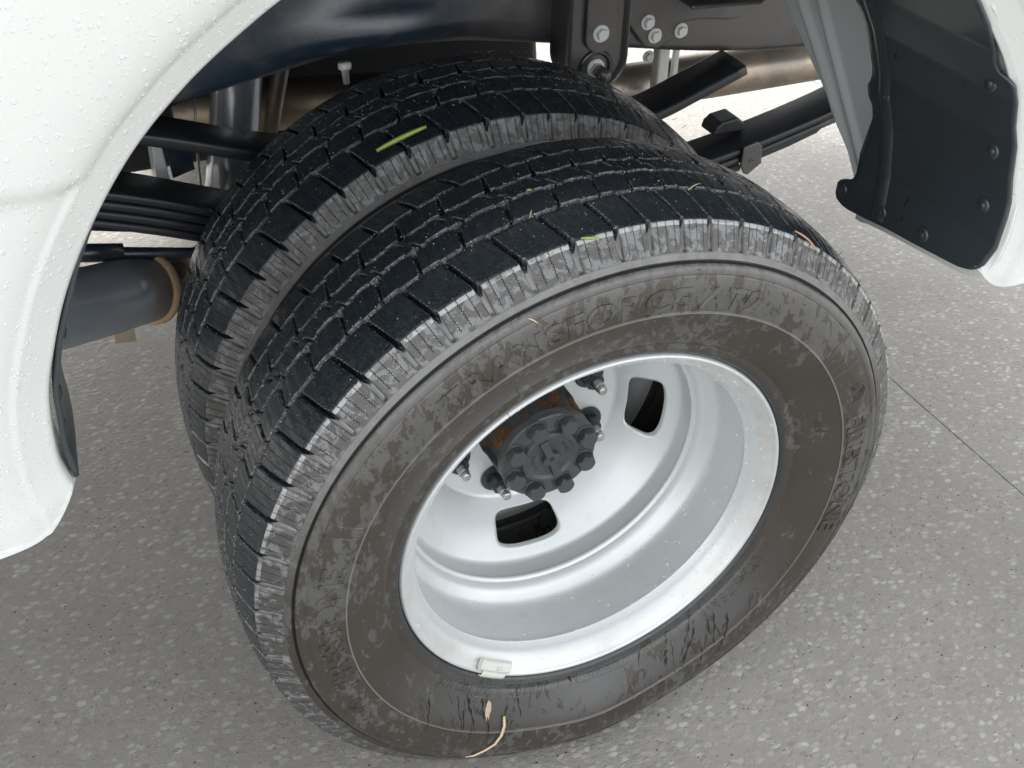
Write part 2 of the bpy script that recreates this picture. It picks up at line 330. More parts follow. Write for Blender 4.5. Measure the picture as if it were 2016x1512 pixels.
RUB = mat_rubber(); RUB2 = mat_rubber('inner_tyre_rubber', 0.0); SIL = mat_silver(); CAST = mat_cast(); HUBM = mat_hubrust(); WHT = mat_white(); CHS = mat_chassis(); SPR = mat_spring()
LIN = mat_liner(); PRM = mat_primer(); GRD = mat_ground(); WAT = mat_water()
ZINC = mat_plain('zinc_bolt', (.70, .72, .70), (.80, .82, .79), 200, .38)
DARKB = mat_plain('black_oxide_nut', (.018, .022, .026), (.04, .045, .05), 200, .3)
STUDM = mat_steel('stud_steel', (.55, .56, .54), .35)
SHK = mat_plain('damper_body_metal', (.40, .43, .46), (.52, .55, .58), 30, .22, .0001); SHK.node_tree.nodes['Principled BSDF'].inputs['Metallic'].default_value = .75
MUF = mat_plain('aluminised_muffler_sheet', (.24, .275, .31), (.36, .39, .42), 22, .30); MUF.node_tree.nodes['Principled BSDF'].inputs['Metallic'].default_value = .35
PIPE = mat_steel('tanned_exhaust_steel', (.50, .42, .32), .36, (.30, .27, .24))
RUSTW = mat_plain('rusty_weld', (.30, .17, .09), (.55, .42, .28), 160, .7, .002)
CLIP = mat_plain('coated_balance_weight', (.58, .60, .55), (.66, .67, .61), 60, .35)
JNT = mat_plain('dark_joint_filler', (.09, .088, .082), (.15, .145, .135), 90, .9)
DARK = mat_plain('dark_underbody', (.012, .014, .017), (.03, .032, .035), 20, .55)

# ------------------------------------------------------------ ground
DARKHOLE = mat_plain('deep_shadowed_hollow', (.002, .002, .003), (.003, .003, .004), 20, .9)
me = prism([(-40, -40), (60, -40), (60, 60), (-40, 60)], 'z', -.3, -.02)
obj('ground', me, JNT, smooth=False, kind='structure')
J = .0011
slabs = [(-40, .897 - J, -40, 1.45), (.897 + J, 60, -40, 1.45), (-40, 1.625 - J, 1.4505, 60), (1.625 + J, 60, 1.4505, 60)]
for (x0, x1, y0, y1) in slabs:
    o = obj('concrete_paving', prism([(x0, y0), (x1, y0), (x1, y1), (x0, y1)], 'z', -.019, 0), GRD, smooth=False, kind='structure')

# ------------------------------------------------------------ the truck
truck = bpy.data.objects.new('pickup_truck', None); C.objects.link(truck)
truck['label'] = 'white dual-rear-wheel pickup truck seen at its rear wheel, wing, springs and chassis'
truck['category'] = 'truck'
AX = .385                                     # axle height

# tyre ------------------------------------------------------------------
side_pts = [(.014, .2275), (.006, .2345), (-.0012, .2385), (-.0042, .2440), (-.0048, .2480), (-.0052, .2520), (-.0085, .2565), (-.0145, .2680), (-.0205, .2810), (-.0262, .2950), (-.0282, .3003)]
side = smooth_prof(side_pts, 5)
fine_side = [(-.0295, .3012), (-.0297, .3028), (-.0286, .3038)]
letter = smooth_prof([(-.0286, .3040), (-.0293, .3130), (-.0295, .3240), (-.0282, .3340), (-.0264, .3412)], 7)
flange = [(-.0258, .3417), (-.0256, .3426)] + smooth_prof([(-.0262, .3434), (-.0256, .3470), (-.0240, .3502), (-.0216, .3524)], 4) + [(-.0186, .3527), (-.0172, .3534), (-.0174, .3546), (-.0192, .3550)]
fr_ = []
for i in range(15):
    t = i / 14; r = .3553 + t * .0062; y = -.0192 + t * .0018; fr_.append((y - .00055 * abs(math.sin(t * math.pi * 3.5)), r))
shf = [(-.0172 + (i / 24) * .0155, .3618 + (i / 24) * .0228) for i in range(1, 25)]
corner = [(-.0012, .3856), (-.0004, .3866), (.0006, .3874), (.0018, .3881), (.0032, .3887)]
def crown(y): return .400 - .0115 * (abs(y - .0925) / .0893) ** 2.4
tread = [(y, crown(y)) for y in np.arange(.0042, .1808, .00098)]
outer = [tuple(map(float, p)) for p in side] + fine_side + [tuple(map(float, p)) for p in letter] + [tuple(map(float, p)) for p in flange] + fr_ + shf + corner
def mir(p): return (.185 - p[0], p[1])
n_side = len(side) + len(fine_side) + len(letter) + len(flange) + len(fr_)
inner_side = [mir(p) for p in (corner[::-1] + shf[::-2] + fr_[::-7] + [tuple(map(float, q)) for q in letter][::-5] + [tuple(map(float, q)) for q in side][::-5])]
prof = np.array(outer + tread + inner_side)
NP_ = len(prof); iS0 = n_side; iT0 = len(outer); iT1 = iT0 + len(tread)
PITCH = 61
rg = np.random.RandomState(5)
plen = np.concatenate([[5.4, 5.8, 5.8, 4.6, 5.4, 4.8, 6.5, 7.2, 6.9, 6.6, 6.2, 6.5, 6.8], rg.choice([5.2, 5.9, 6.5], PITCH - 13)])
plen[13:] *= (360 - 78.5) / plen[13:].sum(); cum = np.concatenate([[0], np.cumsum(plen)]); cum = cum / cum[-1]
NU = PITCH * 34
Ucol = np.arange(NU + 1) / 34.0                       # pitch coordinate at each column
theta = np.interp(Ucol, np.arange(PITCH + 1), cum) * 2 * math.pi
yv = prof[:, 0]; rv = prof[:, 1]
dP = np.gradient(prof, axis=0); nrm = np.stack([-dP[:, 1], dP[:, 0]], 1); nrm /= np.linalg.norm(nrm, axis=1)[:, None]   # outward (y, r)
U = Ucol[:NU][:, None]; yy = yv[None, :]; rr = rv[None, :]
def ss(x, a, b): t = np.clip((x - a) / (b - a), 0, 1); return t * t * (3 - 2 * t)
def near(u, c, hw, soft):                         # periodic band mask around c (pitch units)
    d = np.abs((u - c + .5) % 1.0 - .5); return 1 - ss(d, hw - soft, hw + soft)
isTread = np.zeros(NP_); isTread[iT0 - 3:iT1 + 3] = 1; isTread = isTread[None, :]
yt = np.clip(yy, 0, .185)
m_ = yt > .0925; ym = np.where(m_, .185 - yt, yt)     # distance from nearest shoulder
usgn = np.where(m_, -1.0, 1.0)
Um = np.where(m_, -U + .37, U)                    # far half of the pattern is turned round
# shoulder slots: run across the shoulder rib and down the shoulder face
us = Um - .26 * (ym / .040)
slot = near(us, 0, .044, .014) * (ym < .0435)
tri = lambda x: np.abs((x % 1.0) - .5) * 2
gA = .0435 + .0012 * np.sign(np.sin(2 * np.pi * us))          # stepped edge of the first groove
mA = ss(ym, gA - .0006, gA + .0002) * (1 - ss(ym, gA + .0038, gA + .0045))
gB = .0775 + .0010 * np.sign(np.sin(2 * np.pi * (Um + .2)))
mB = ss(ym, gB - .0006, gB + .0002) * (1 - ss(ym, gB + .0034, gB + .0042))
r2 = (ym > .046) & (ym < .081)
u2 = Um + .25 + .10 * ((ym - .049) / .028)
tw = np.clip((ym - .049) / .028, 0, 1)
slot2 = near(u2, 0, .016 + .036 * tw, .013) * r2
u3 = Um - .22 * ((ym - .083) / .02)
slot3 = near(u3 * 1.0, .5, .020, .013) * (ym > .079)
D = np.maximum.reduce([slot * .0088, mA * .0100, mB * .0095, slot2 * .0080, slot3 * .006]) * isTread
# shoulder face part
fm = np.zeros(NP_); fm[iS0:iT0] = 1
tf = np.clip((rv - .3618) / (.3846 - .3618), 0, 1)[None, :]
slotF = near(U + 0 * tf, 0, .060 - .01 * (1 - tf), .014) * ss(tf, .03, .14) * (.0042 + .0052 * tf)
tie = near(U, 0, .2, .02) * 0
ledge = (1 - near(U, 0, .10, .03)) * (1 - ss(tf, .04, .12)) * 0
D = np.maximum(D, slotF * fm[None, :])
# a thin moulded rib down one flank of each block on the shoulder face
ribf = near(U, .14, .018, .010) * fm[None, :] * ss(tf, .05, .15) * .0007 * (slotF < .0005)
# uneven rubber
wob = .00012 * np.sin(U * 2 * math.pi * 3 + yy * 60) * isTread
dy = -(D - ribf + wob) * nrm[:, 0][None, :]; dr = -(D - ribf + wob) * nrm[:, 1][None, :]
# on the tread the cut goes straight towards the axle
trm = np.zeros(NP_); trm[iT0 - 2:iT1 + 2] = 1; trm = trm[None, :]
dr = np.where(trm > 0, -(D + wob), dr); dy = np.where(trm > 0, 0, dy)
Yf = yy + dy; Rf = rr + dr
# sipe coordinate (integer + 0.5 offset puts the cut where frac is 0 or 1)
sip = np.where((ym < .0435) | (fm[None, :] > 0) & (isTread < 1), us * 4, np.where(r2, u2 * 5, u3 * 5))
sipF = U * 4 + 0 * tf
zz = .05 * (np.abs(((yy * 1000 / 4.0) % 1) - .5) * 4 - 1)
sipT = np.where(ym < .0435, us * 4 + zz, np.where(ym < .0805, u2 * 5 + zz, u3 * 5 + zz))
zf = .09 * (np.abs(((rr * 1000 / 2.6) % 1) - .5) * 4 - 1)
SX = np.where(fm[None, :] > 0, sipF + zf, sipT)
SM = np.where(fm[None, :] > 0, ss(tf, .12, .2) * np.ones_like(U), isTread * np.ones_like(U)) * (D < .001)
near_slot = near(U, 0, .16, .01)
SM = SM * np.where(fm[None, :] > 0, 1 - near_slot, 1.0)
def tyre_mesh(phase, flat=True, lim0=None):
    th = (theta[:NU] + phase)[:, None]
    x = Rf * np.cos(th); z = Rf * np.sin(th); y = Yf.copy()
    if flat:                                       # contact patch and the bulge above it
        lim = (-AX if lim0 is None else lim0) + .0005; dz = np.clip(lim - z, 0, None)
        infl = np.exp(-((np.cos(th) + 0) ** 2) / .05) * (np.sin(th) < 0)
        bulge = infl * ss(rr, .25, .31) * (1 - ss(rr, .35, .385)) * .006
        y = y + np.where(yy < .0925, -bulge, bulge); z = np.maximum(z, lim)
    P = np.stack([x, y, z], -1); me = grid_me(P, closed_u=True)
    n = len(me.polygons); uv = me.uv_layers.new(name='sipe')
    vi = np.empty(n * 4, np.int32); me.loops.foreach_get('vertex_index', vi)
    iu = vi // NP_; iv = vi % NP_
    u = SX[iu, iv].astype(np.float32); mk = SM[iu, iv].astype(np.float32)
    # seam: last column joins first
    q = np.repeat(np.arange(n), 4); face_iu = iu.reshape(-1, 4); wrap = (face_iu.max(1) - face_iu.min(1)) > 10
    fix = np.repeat(wrap, 4) & (iu == 0)
    add = np.where(fm[iv] > 0, 4.0, np.where(np.minimum(yv[iv], .185 - yv[iv]) < .0435, 4.0, 5.0)) * PITCH * np.where(yv[iv] > .0925, -1, 1)
    u = u + np.where(fix, add, 0)
    uv.data.foreach_set('uv', np.stack([u, mk], 1).reshape(-1).astype(np.float32))
    ca = me.attributes.new('slot', 'FLOAT', 'POINT'); ca.data.foreach_set('value', (np.clip(D / .0045, 0, 1) + 0 * U).astype(np.float32).reshape(-1))
    return me

# wheel disc with hand holes -------------------------------------------------
def disc_mesh():
    bm = bmesh.new()
    s_pts = smooth_prof([(.1225, .1926), (.1300, .1925), (.1420, .1922), (.1500, .1905), (.1560, .1850), (.1660, .1752), (.1800, .1620), (.1960, .1490), (.2080, .1390), (.2150, .1325), (.2170, .1285), (.2172, .1180), (.2172, .0950), (.2172, .0640)], 3)
    arr = np.array(s_pts); L = np.concatenate([[0], np.cumsum(np.linalg.norm(np.diff(arr, axis=0), axis=1))])
    def pt(s, a, off=0.0):
        y = np.interp(s, L, arr[:, 0]); r = np.interp(s, L, arr[:, 1]); return (r * math.cos(a), y + off, r * math.sin(a))
    sA = float(np.interp(-.1885, -arr[:, 1], L)); sB = float(np.interp(-.1345, -arr[:, 1], L)); sc_ = (sA + sB) / 2
    hs_, ha = .0265, R_(15.5)
    NN = 96
    for q in range(4):
        a0 = R_(-2 + 90 * q)
        loops = []
        for k in range(11):
            t = k / 10; lp = []
            for i in range(NN):
                ph = 2 * math.pi * i / NN; c, s = math.cos(ph), math.sin(ph)
                e = 2 / 4.2; hx = math.copysign(abs(c) ** e, c) * ha; hy = math.copysign(abs(s) ** e, s) * hs_
                # sector boundary rectangle
                mx = max(abs(c), abs(s)); bx = c / mx * R_(45); by = s / mx * ((sB - sA) / 2)
                tt = t ** 1.3
                lp.append(bm.verts.new(pt(sc_ + hy * (1 - tt) + by * tt, a0 + hx * (1 - tt) + bx * tt)))
            loops.append(lp)
        back = [bm.verts.new((v.co.x, v.co.y + .007, v.co.z)) for v in loops[0]]
        edge = []
        for i, v in enumerate(loops[0]):               # small rolled edge round the hole
            edge.append(v)
        loops = [back] + loops
        for A, B in zip(loops, loops[1:]):
            for i in range(NN):
                j = (i + 1) % NN; bm.faces.new((A[i], A[j], B[j], B[i]))
    seg = 192
    def band(sv):
        rings = [[bm.verts.new(pt(s, 2 * math.pi * k / seg, .0004)) for k in range(seg)] for s in sv]
        for A, B in zip(rings, rings[1:]):
            for k in range(seg): bm.faces.new((A[k], A[(k + 1) % seg], B[(k + 1) % seg], B[k]))
    band(list(np.linspace(0, sA, 14)) + [sA + .0012]); band([sB - .0012] + list(np.linspace(sB, L[-1], 22)))
    return bm_me(bm)
rim_prof = smooth_prof([(.0105, .2300), (.0060, .2352), (.0020, .2356), (-.0012, .2342), (-.0020, .2322), (-.0008, .2300), (.0020, .2278), (.0060, .2235), (.0110, .2185), (.0170, .2142), (.0240, .2115), (.0285, .2096), (.0310, .2085), (.0335, .2096), (.0380, .2112), (.0500, .2120), (.0700, .2124), (.0860, .2122), (.0960, .2100), (.1030, .2045), (.1090, .1985), (.1150, .1955), (.1200, .1940)], 5)
bead_prof = [(.1185, .1950), (.1190, .1925), (.1212, .1903), (.1240, .1896), (.1262, .1908), (.1268, .1930)]

def rim_mesh():
    me1 = lathe(rim_prof + [(.135, .1938), (.150, .196), (.160, .2), (.172, .212), (.185, .222), (.187, .2345)], 256); return me1
hexnut = hexbolt(.0135, .016, .0205, .0045)
def stud_mesh():
    return lathe([(0, .0001), (0, .0052), (.0012, .0062), (.006, .0062), (.0066, .0050), (.0082, .0050), (.0088, .0072)] +
                 [(.0095 + .00075 * i, .0072 - (.0007 if i % 2 else 0)) for i in range(18)] + [(.030, .0072)], 20)
studm = stud_mesh()

def text_on_wheel(s, r0, hgt, a_start, cw=True, raise_=.0009, surf=None, spacing=1.0, flat_y=None, squash=1.0, bold=.0, flip=False):
    cu = bpy.data.curves.new('t', 'FONT'); cu.body = s; cu.size = 1.0; cu.extrude = .5; cu.offset = bold; cu.space_character = spacing; cu.resolution_u = 3
    to = bpy.data.objects.new('t', cu); C.objects.link(to); dg = bpy.context.evaluated_depsgraph_get(); dg.update()
    me = bpy.data.meshes.new_from_object(to.evaluated_get(dg)); bpy.data.objects.remove(to)
    n = len(me.vertices); co_ = np.empty(n * 3, np.float32); me.vertices.foreach_get('co', co_); co_ = co_.reshape(-1, 3)
    sc_ = hgt / .70; ang = a_start - co_[:, 0] * sc_ * squash / (r0 + hgt / 2); r = r0 + co_[:, 1] * sc_
    top = co_[:, 2] > 0
    ys = surf(r) if surf else np.full(n, flat_y)
    y = np.where(top, ys - raise_, ys + .001)
    out = np.stack([r * np.cos(ang), y, r * np.sin(ang)], 1).astype(np.float32)
    me.vertices.foreach_set('co', out.reshape(-1)); me.update(); end = float(ang.min())
    me.materials.clear(); return me, end
o_r = np.array([p[1] for p in outer]); o_y = np.array([p[0] for p in outer])
surf_y = lambda r: np.interp(r, o_r[6:], o_y[6:])

tyreA = tyre_mesh(R_(60.1)); 
discM = disc_mesh(); rimM = rim_mesh(); weldM = lathe(bead_prof, 192)
for k, v in enumerate(weldM.vertices):
    v.co = v.co * (1 + .0012 * math.sin(math.atan2(v.co.z, v.co.x) * 90 + math.sin(math.atan2(v.co.z, v.co.x) * 11) * 3))
def build_wheel(yoff, outerw):
    wh = obj('wheel', rimM if outerw else rimM.copy(), SIL, truck, loc=(0, yoff, AX))
    wh['label'] = 'outer silver steel dished wheel' if outerw else 'inner steel wheel behind the outer tyre'
    d = obj('wheel_disc', discM, SIL, wh); wd = obj('weld_bead', weldM, SIL, wh)
    return wh
wheel = build_wheel(0, True)
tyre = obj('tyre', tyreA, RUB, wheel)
wheel2 = bpy.data.objects.new('wheel', rimM); C.objects.link(wheel2); wheel2.parent = truck
wheel2.location = (-.004, .273 + .185, AX); wheel2.rotation_euler = (0, 0, math.pi); wheel2['label'] = 'inner wheel of the pair, mostly hidden by the outer one'
d2 = bpy.data.objects.new('wheel_disc', discM); C.objects.link(d2); d2.parent = wheel2
tyreB = tyre_mesh(R_(55.2), lim0=-AX / .978); 
# inner wheel is turned round on the hub; its tyre mesh is built for world orientation, so counter-rotate
ty2 = obj('tyre', tyreB, RUB2, wheel2); ty2.scale = (.978, 1, .978); ty2.rotation_euler = (0, 0, math.pi); ty2.location = (0, .185, 0)

# the far pair, seen only from low down
for yy_, rz in ((2.34, math.pi), (1.882, 0.0)):
    wf_ = bpy.data.objects.new('wheel', rimM); C.objects.link(wf_); wf_.parent = truck; wf_.location = (0, yy_, AX); wf_.rotation_euler = (0, 0, rz)
    for nm_, me_ in (('wheel_disc', discM), ('tyre', tyreB)):
        c_ = bpy.data.objects.new(nm_, me_); C.objects.link(c_); c_.parent = wf_
# lettering on the outer tyre
def letters(s, r0, h, a, **k):
    me, end = text_on_wheel(s, r0, h, R_(a), surf=surf_y, **k); me.materials.append(RUB)
    uvl = me.uv_layers.new(name='sipe')
    o = obj('lettering', me, None, wheel, smooth=False); return o, math.degrees(end)
letters('TRANSFORCE AT2', .3085, .0225, 127, raise_=.0012, squash=1.25, spacing=1.08, bold=.03)
letters('FIRESTONE', .3085, .0245, 17.5, raise_=.0012, squash=1.1, bold=.02)
letters('FIRESTONE', .3085, .0245, 197.5, raise_=.0012, squash=1.1, bold=.02)
letters('LT245/75R17', .2555, .0115, -29, raise_=.0009, squash=1.12, spacing=1.1)
letters('121/118R', .2545, .0095, -62.5, raise_=.0007, squash=.95)
letters('DOT  M3E3  UZX', .2520, .0075, -121.5, raise_=.0007, squash=1.05)
letters('E2 0019610', .2505, .0065, -80, raise_=.0006, squash=1.0)
letters('217618 R', .2515, .0080, -103, raise_=.0006, squash=1.0)
letters('RT80 PSI', .2450, .0050, -103, raise_=.0006, squash=1.1)
letters('MADE IN U.S.A. TUBELESS RADIAL    PLIES TREAD 2 STEEL 2 POLYESTER 1 NYLON    SIDEWALL 2 POLYESTER    MAX LOAD SINGLE 3195 LBS AT 80 PSI COLD', .2415, .0030, -15, raise_=.0004, squash=1.15)
letters('M+S', .272, .009, 20, raise_=.0006)
def ridge_ring(a0, a1, r0, r1, hw=.0004, hgt=.0006, name='moulded_ridge', closed=True):
    """thin raised outline of a pill shape between two angles and radii"""
    pts = []; h = (r1 - r0) / 2; rc = (r0 + r1) / 2; n = 10
    for i in range(n + 1):
        t = math.pi / 2 + math.pi * i / n; pts.append((a0 - h * -math.cos(t) / rc * -1, rc + h * math.sin(t)))
    pts = []
    for i in range(n + 1):
        t = math.pi / 2 - math.pi * i / n; pts.append((a1 - h * math.cos(t) / rc, rc + h * math.sin(t)))
    for i in range(n + 1):
        t = -math.pi / 2 - math.pi * i / n; pts.append((a0 - h * math.cos(t) / rc, rc + h * math.sin(t)))
    dense = []
    for i, p in enumerate(pts):
        q = pts[(i + 1) % len(pts)]; k = max(1, int(abs(p[0] - q[0]) / R_(1.5)))
        for j in range(k): dense.append((p[0] + (q[0] - p[0]) * j / k, p[1] + (q[1] - p[1]) * j / k))
    n = len(dense); P = np.zeros((n, 4, 3))
    for i in range(n):
        a, r = dense[i]; a2, r2 = dense[(i + 1) % n]; a1_, r1_ = dense[i - 1]
        tx, ty = (a2 - a1_) * rc, r2 - r1_; l_ = math.hypot(tx, ty) + 1e-9; nx, ny = -ty / l_, tx / l_
        for j, (o_, hh) in enumerate(((-hw * 1.6, .0003), (-hw * .6, -hgt), (hw * .6, -hgt), (hw * 1.6, .0003))):
            rr_ = r + ny * o_; aa = a + nx * o_ / rc; P[i, j] = (rr_ * math.cos(aa), float(surf_y(rr_)) + hh, rr_ * math.sin(aa))
    me = grid_me(P, closed_u=True); me.uv_layers.new(name='sipe'); return obj(name, me, RUB, wheel)
ridge_ring(R_(-61.5), R_(-78.0), .2520, .2660)
ridge_ring(R_(-78.5), R_(-93.0), .2480, .2590)
ridge_ring(R_(-101.5), R_(-117.5), .2435, .2610)
ridge_ring(R_(-119.8), R_(-127), .2495, .2620)
ridge_ring(R_(-133), R_(-141), .2495, .2620)
ridge_ring(R_(68.8), R_(65.8), .3090, .3320, .0005, .0010)         # mountain and snowflake pictogram frame
def spoke_mark(a, r, n, ln):
    bm = bmesh.new()
    for k in range(n):
        t = math.pi * k / n; dx, dz = math.cos(t) * ln, math.sin(t) * ln; px_, pz_ = -math.sin(t) * .0006, math.cos(t) * .0006
        c = (r * math.cos(a), r * math.sin(a)); y = float(surf_y(r)) - .0010
        bm.faces.new([bm.verts.new((c[0] + s1 * dx + s2 * px_, y, c[1] + s1 * dz + s2 * pz_)) for s1, s2 in ((-1, -1), (1, -1), (1, 1), (-1, 1))])
    me = bm_me(bm); me.uv_layers.new(name='sipe'); return obj('snowflake_mark', me, RUB, wheel)
spoke_mark(R_(67.3), .3225, 3, .0065)
# concentric shield arcs before the maker's name
def arcs(a):
    for i, rad in enumerate((.0065, .0095, .0125)):
        pth = []
        for k in range(15):
            t = R_(200 - 230 * k / 14); cx, cz = .3235 * math.cos(a), .3235 * math.sin(a)
            e1 = (math.sin(a), -math.cos(a)); e2 = (math.cos(a), math.sin(a))
            x = cx + e1[0] * rad * math.cos(t) + e2[0] * rad * math.sin(t); z = cz + e1[1] * rad * math.cos(t) + e2[1] * rad * math.sin(t)
            r = math.hypot(x, z); pth.append((x, float(surf_y(min(r, .340))) - .0003, z))
        me = tube(pth, .0009, 6); me.uv_layers.new(name='sipe'); obj('emblem_arc', me, RUB, wheel)
arcs(R_(23.5)); arcs(R_(203.5))
for a in (31.5, 34.0, 171.0 - 14.5, 171 - 17):                # radial rules bounding the name panels
    P = np.zeros((14, 4, 3))
    for i in range(14):
        r = .3045 + i * .0355 / 13
        for j, (o_, hh) in enumerate(((-.0007, .0003), (-.0003, -.0008), (.0003, -.0008), (.0007, .0003))):
            aa = R_(a) + o_ / r; P[i, j] = (r * math.cos(aa), float(surf_y(r)) + hh, r * math.sin(aa))
    me = grid_me(P); me.uv_layers.new(name='sipe'); obj('moulded_ridge', me, RUB, wheel)

# rubber vent hairs on both tyres (too many and too fine to count)
def hairs(n, seed, lo, hi, rim=False):
    r_ = random.Random(seed); bm = bmesh.new()
    for i in range(n):
        a = R_(r_.uniform(lo, hi)); q = r_.random()
        if q < .45: k = r_.randint(iT0 + 2, iT1 - 30); ln = r_.uniform(.003, .007)
        elif q < .7: k = r_.randint(iS0, iT0 - 2); ln = r_.uniform(.002, .005)
        else: k = r_.randint(8, iS0 - 20); ln = r_.uniform(.003, .007)
        y, r = prof[k]; ny, nr = nrm[k]; tx = r_.uniform(-.9, .9); tz = r_.uniform(-.6, .6)
        p = Vector((r * math.cos(a), y, r * math.sin(a))); d = Vector((math.cos(a) * nr, ny, math.sin(a) * nr)) + Vector((-math.sin(a) * tx, tz * .5, math.cos(a) * tx))
        d.normalize(); s = d.cross(Vector((.3, .5, .8))).normalized() * .00035; t = d.cross(s).normalized() * .00035
        A = [bm.verts.new(p + s), bm.verts.new(p - s * .5 + t * .87), bm.verts.new(p - s * .5 - t * .87)]
        B = [bm.verts.new(v.co + d * ln) for v in A]
        for j in range(3): bm.faces.new((A[j], A[(j + 1) % 3], B[(j + 1) % 3], B[j]))
        bm.faces.new(B)
    me = bm_me(bm); me.uv_layers.new(name='sipe'); return me
HAIR = mat_plain('rubber_hair', (.015, .016, .017), (.03, .03, .03), 50, .35)
obj('vent_hair', hairs(150, 3, -60, 250), HAIR, wheel, kind='stuff', smooth=False)
h2 = obj('vent_hair', hairs(90, 4, 20, 200), HAIR, wheel2, kind='stuff', smooth=False); h2.rotation_euler = (0, 0, math.pi); h2.location = (0, .185, 0)

# beads of rain on the wheel
def rim_drops(n, seed):
    r_ = random.Random(seed); bm = bmesh.new(); ap = np.array(rim_prof)
    for _ in range(n):
        a = R_(r_.choice([r_.uniform(-70, 60), r_.uniform(-170, 60), r_.uniform(60, 120)])); k = r_.randint(28, 92); y, r = ap[k]; t = ap[k + 1] - ap[k - 1]; t /= np.linalg.norm(t)
        nr, ny = -abs(t[0]) if abs(t[0]) > abs(t[1]) else (t[0] if False else -abs(t[0])), 0
        nv = np.array([-t[1], t[0]]); nv = nv if nv[1] < 0 else -nv      # (y, r), towards the hollow
        N = Vector((math.cos(a) * nv[1], nv[0], math.sin(a) * nv[1])).normalized(); p = Vector((r * math.cos(a), y, r * math.sin(a)))
        T = Vector((-math.sin(a), 0, math.cos(a))); B = N.cross(T); R = r_.choice([.0008, .0010, .0013, .0018]) * r_.uniform(.7, 1.1)
        rings = [[bm.verts.new(p + (B * math.cos(q) + T * math.sin(q)) * R * rr_ + N * R * hh) for q in [2 * math.pi * i / 9 for i in range(9)]] for rr_, hh in ((1, -.05), (.95, .14), (.7, .30), (.35, .38))]
        for A_, B_ in zip(rings, rings[1:]):
            for q in range(9): bm.faces.new((A_[q], A_[(q + 1) % 9], B_[(q + 1) % 9], B_[q]))
        bm.faces.new(rings[-1])
    me = bpy.data.meshes.new('m'); bm.to_mesh(me); bm.free(); return me
obj('rain_drops', rim_drops(420, 31), WAT, wheel, kind='stuff')
# wet trickles running down the lower side wall
WET = mat_plain('wet_rubber_trickle', (.014, .012, .010), (.022, .019, .015), 120, .12)
def trickles(n, seed):
    r_ = random.Random(seed); bm = bmesh.new()
    for i in range(n):
        a = R_(r_.uniform(-142, -42)); r = r_.uniform(.243, .292); x, z = r * math.cos(a), r * math.sin(a); wd = r_.uniform(.0005, .0019); ln = r_.uniform(.020, .080); dx = r_.uniform(-.35, .05); prev = None; k = 0; tot = 0
        while tot < ln:
            rr_ = math.hypot(x, z)
            if rr_ > .3385: break
            w_ = wd * (1 + .5 * math.sin(k * 1.3 + i)) * (1.3 if k == 0 else 1) * max(.25, 1 - .6 * (tot / ln) ** 3); y = float(surf_y(rr_)) - .00030
            row = [bm.verts.new((x - w_, y + .0006, z)), bm.verts.new((x - w_ * .5, y, z)), bm.verts.new((x + w_ * .5, y, z)), bm.verts.new((x + w_, y + .0006, z))]
            if prev:
                for q in range(3): bm.faces.new((prev[q], prev[q + 1], row[q + 1], row[q]))
            prev = row; st = r_.uniform(.002, .0045); x += st * (dx + r_.uniform(-.35, .35)); z -= st; tot += st; k += 1
    me = bpy.data.meshes.new('m'); bm.to_mesh(me); bm.free(); return me
obj('water_trickles', trickles(36, 41), WET, wheel, kind='stuff')
# nuts, studs
for k in range(8):
    a = R_(-21 + 45 * k)
    nt = bpy.data.objects.new('wheel_nut', hexnut); C.objects.link(nt); nt.parent = wheel
    if not hexnut.materials: hexnut.materials.append(DARKB); hexnut.shade_flat()
    nt.location = (.1 * math.cos(a), .2165, .1 * math.sin(a)); nt.rotation_euler = (0, rnd.uniform(0, 1), 0)
    st = bpy.data.objects.new('wheel_stud', studm); C.objects.link(st); st.parent = wheel
    if not studm.materials: studm.materials.append(STUDM); studm.shade_smooth()
    st.location = (.1 * math.cos(a), .1755, .1 * math.sin(a))
# balance weight clipped on the rim edge
bm = bmesh.new()
def arcbox(a0, a1, path, n=8):
    rings = []
    for i in range(n + 1):
        a = a0 + (a1 - a0) * i / n; rings.append([bm.verts.new((r * math.cos(a), y, r * math.sin(a))) for y, r in path])
    for A, B in zip(rings, rings[1:]):
        for k in range(len(path)): bm.faces.new((A[k], A[(k + 1) % len(path)], B[(k + 1) % len(path)], B[k]))
    bm.faces.new(rings[0]); bm.faces.new(rings[-1][::-1])
arcbox(R_(-130.6), R_(-118.6), [(-.0035, .2285), (-.0055, .2240), (-.0010, .2150), (.0040, .2140), (.0060, .2190), (.0030, .2262)])
arcbox(R_(-128.3), R_(-119.5), [(-.0030, .2270), (-.0050, .2330), (-.0035, .2375), (.0030, .2395), (.0035, .2380), (-.0015, .2360), (-.0030, .2330), (-.0015, .2280)])
o = obj('balance_weight', bm_me(bm), CLIP, wheel, smooth=False); bevel_mod(o, .0008, 2)
me, _ = text_on_wheel('1.75', .2185, .0042, R_(-122.0), flat_y=-.0032, raise_=.0006)
# inclined face of the weight: shift to follow its slope
for v in me.vertices:
    r = math.hypot(v.co.x, v.co.z); v.co.y += -(r - .2185) * .5 + .0002
obj('weight_marking', me, CLIP, wheel, smooth=False)

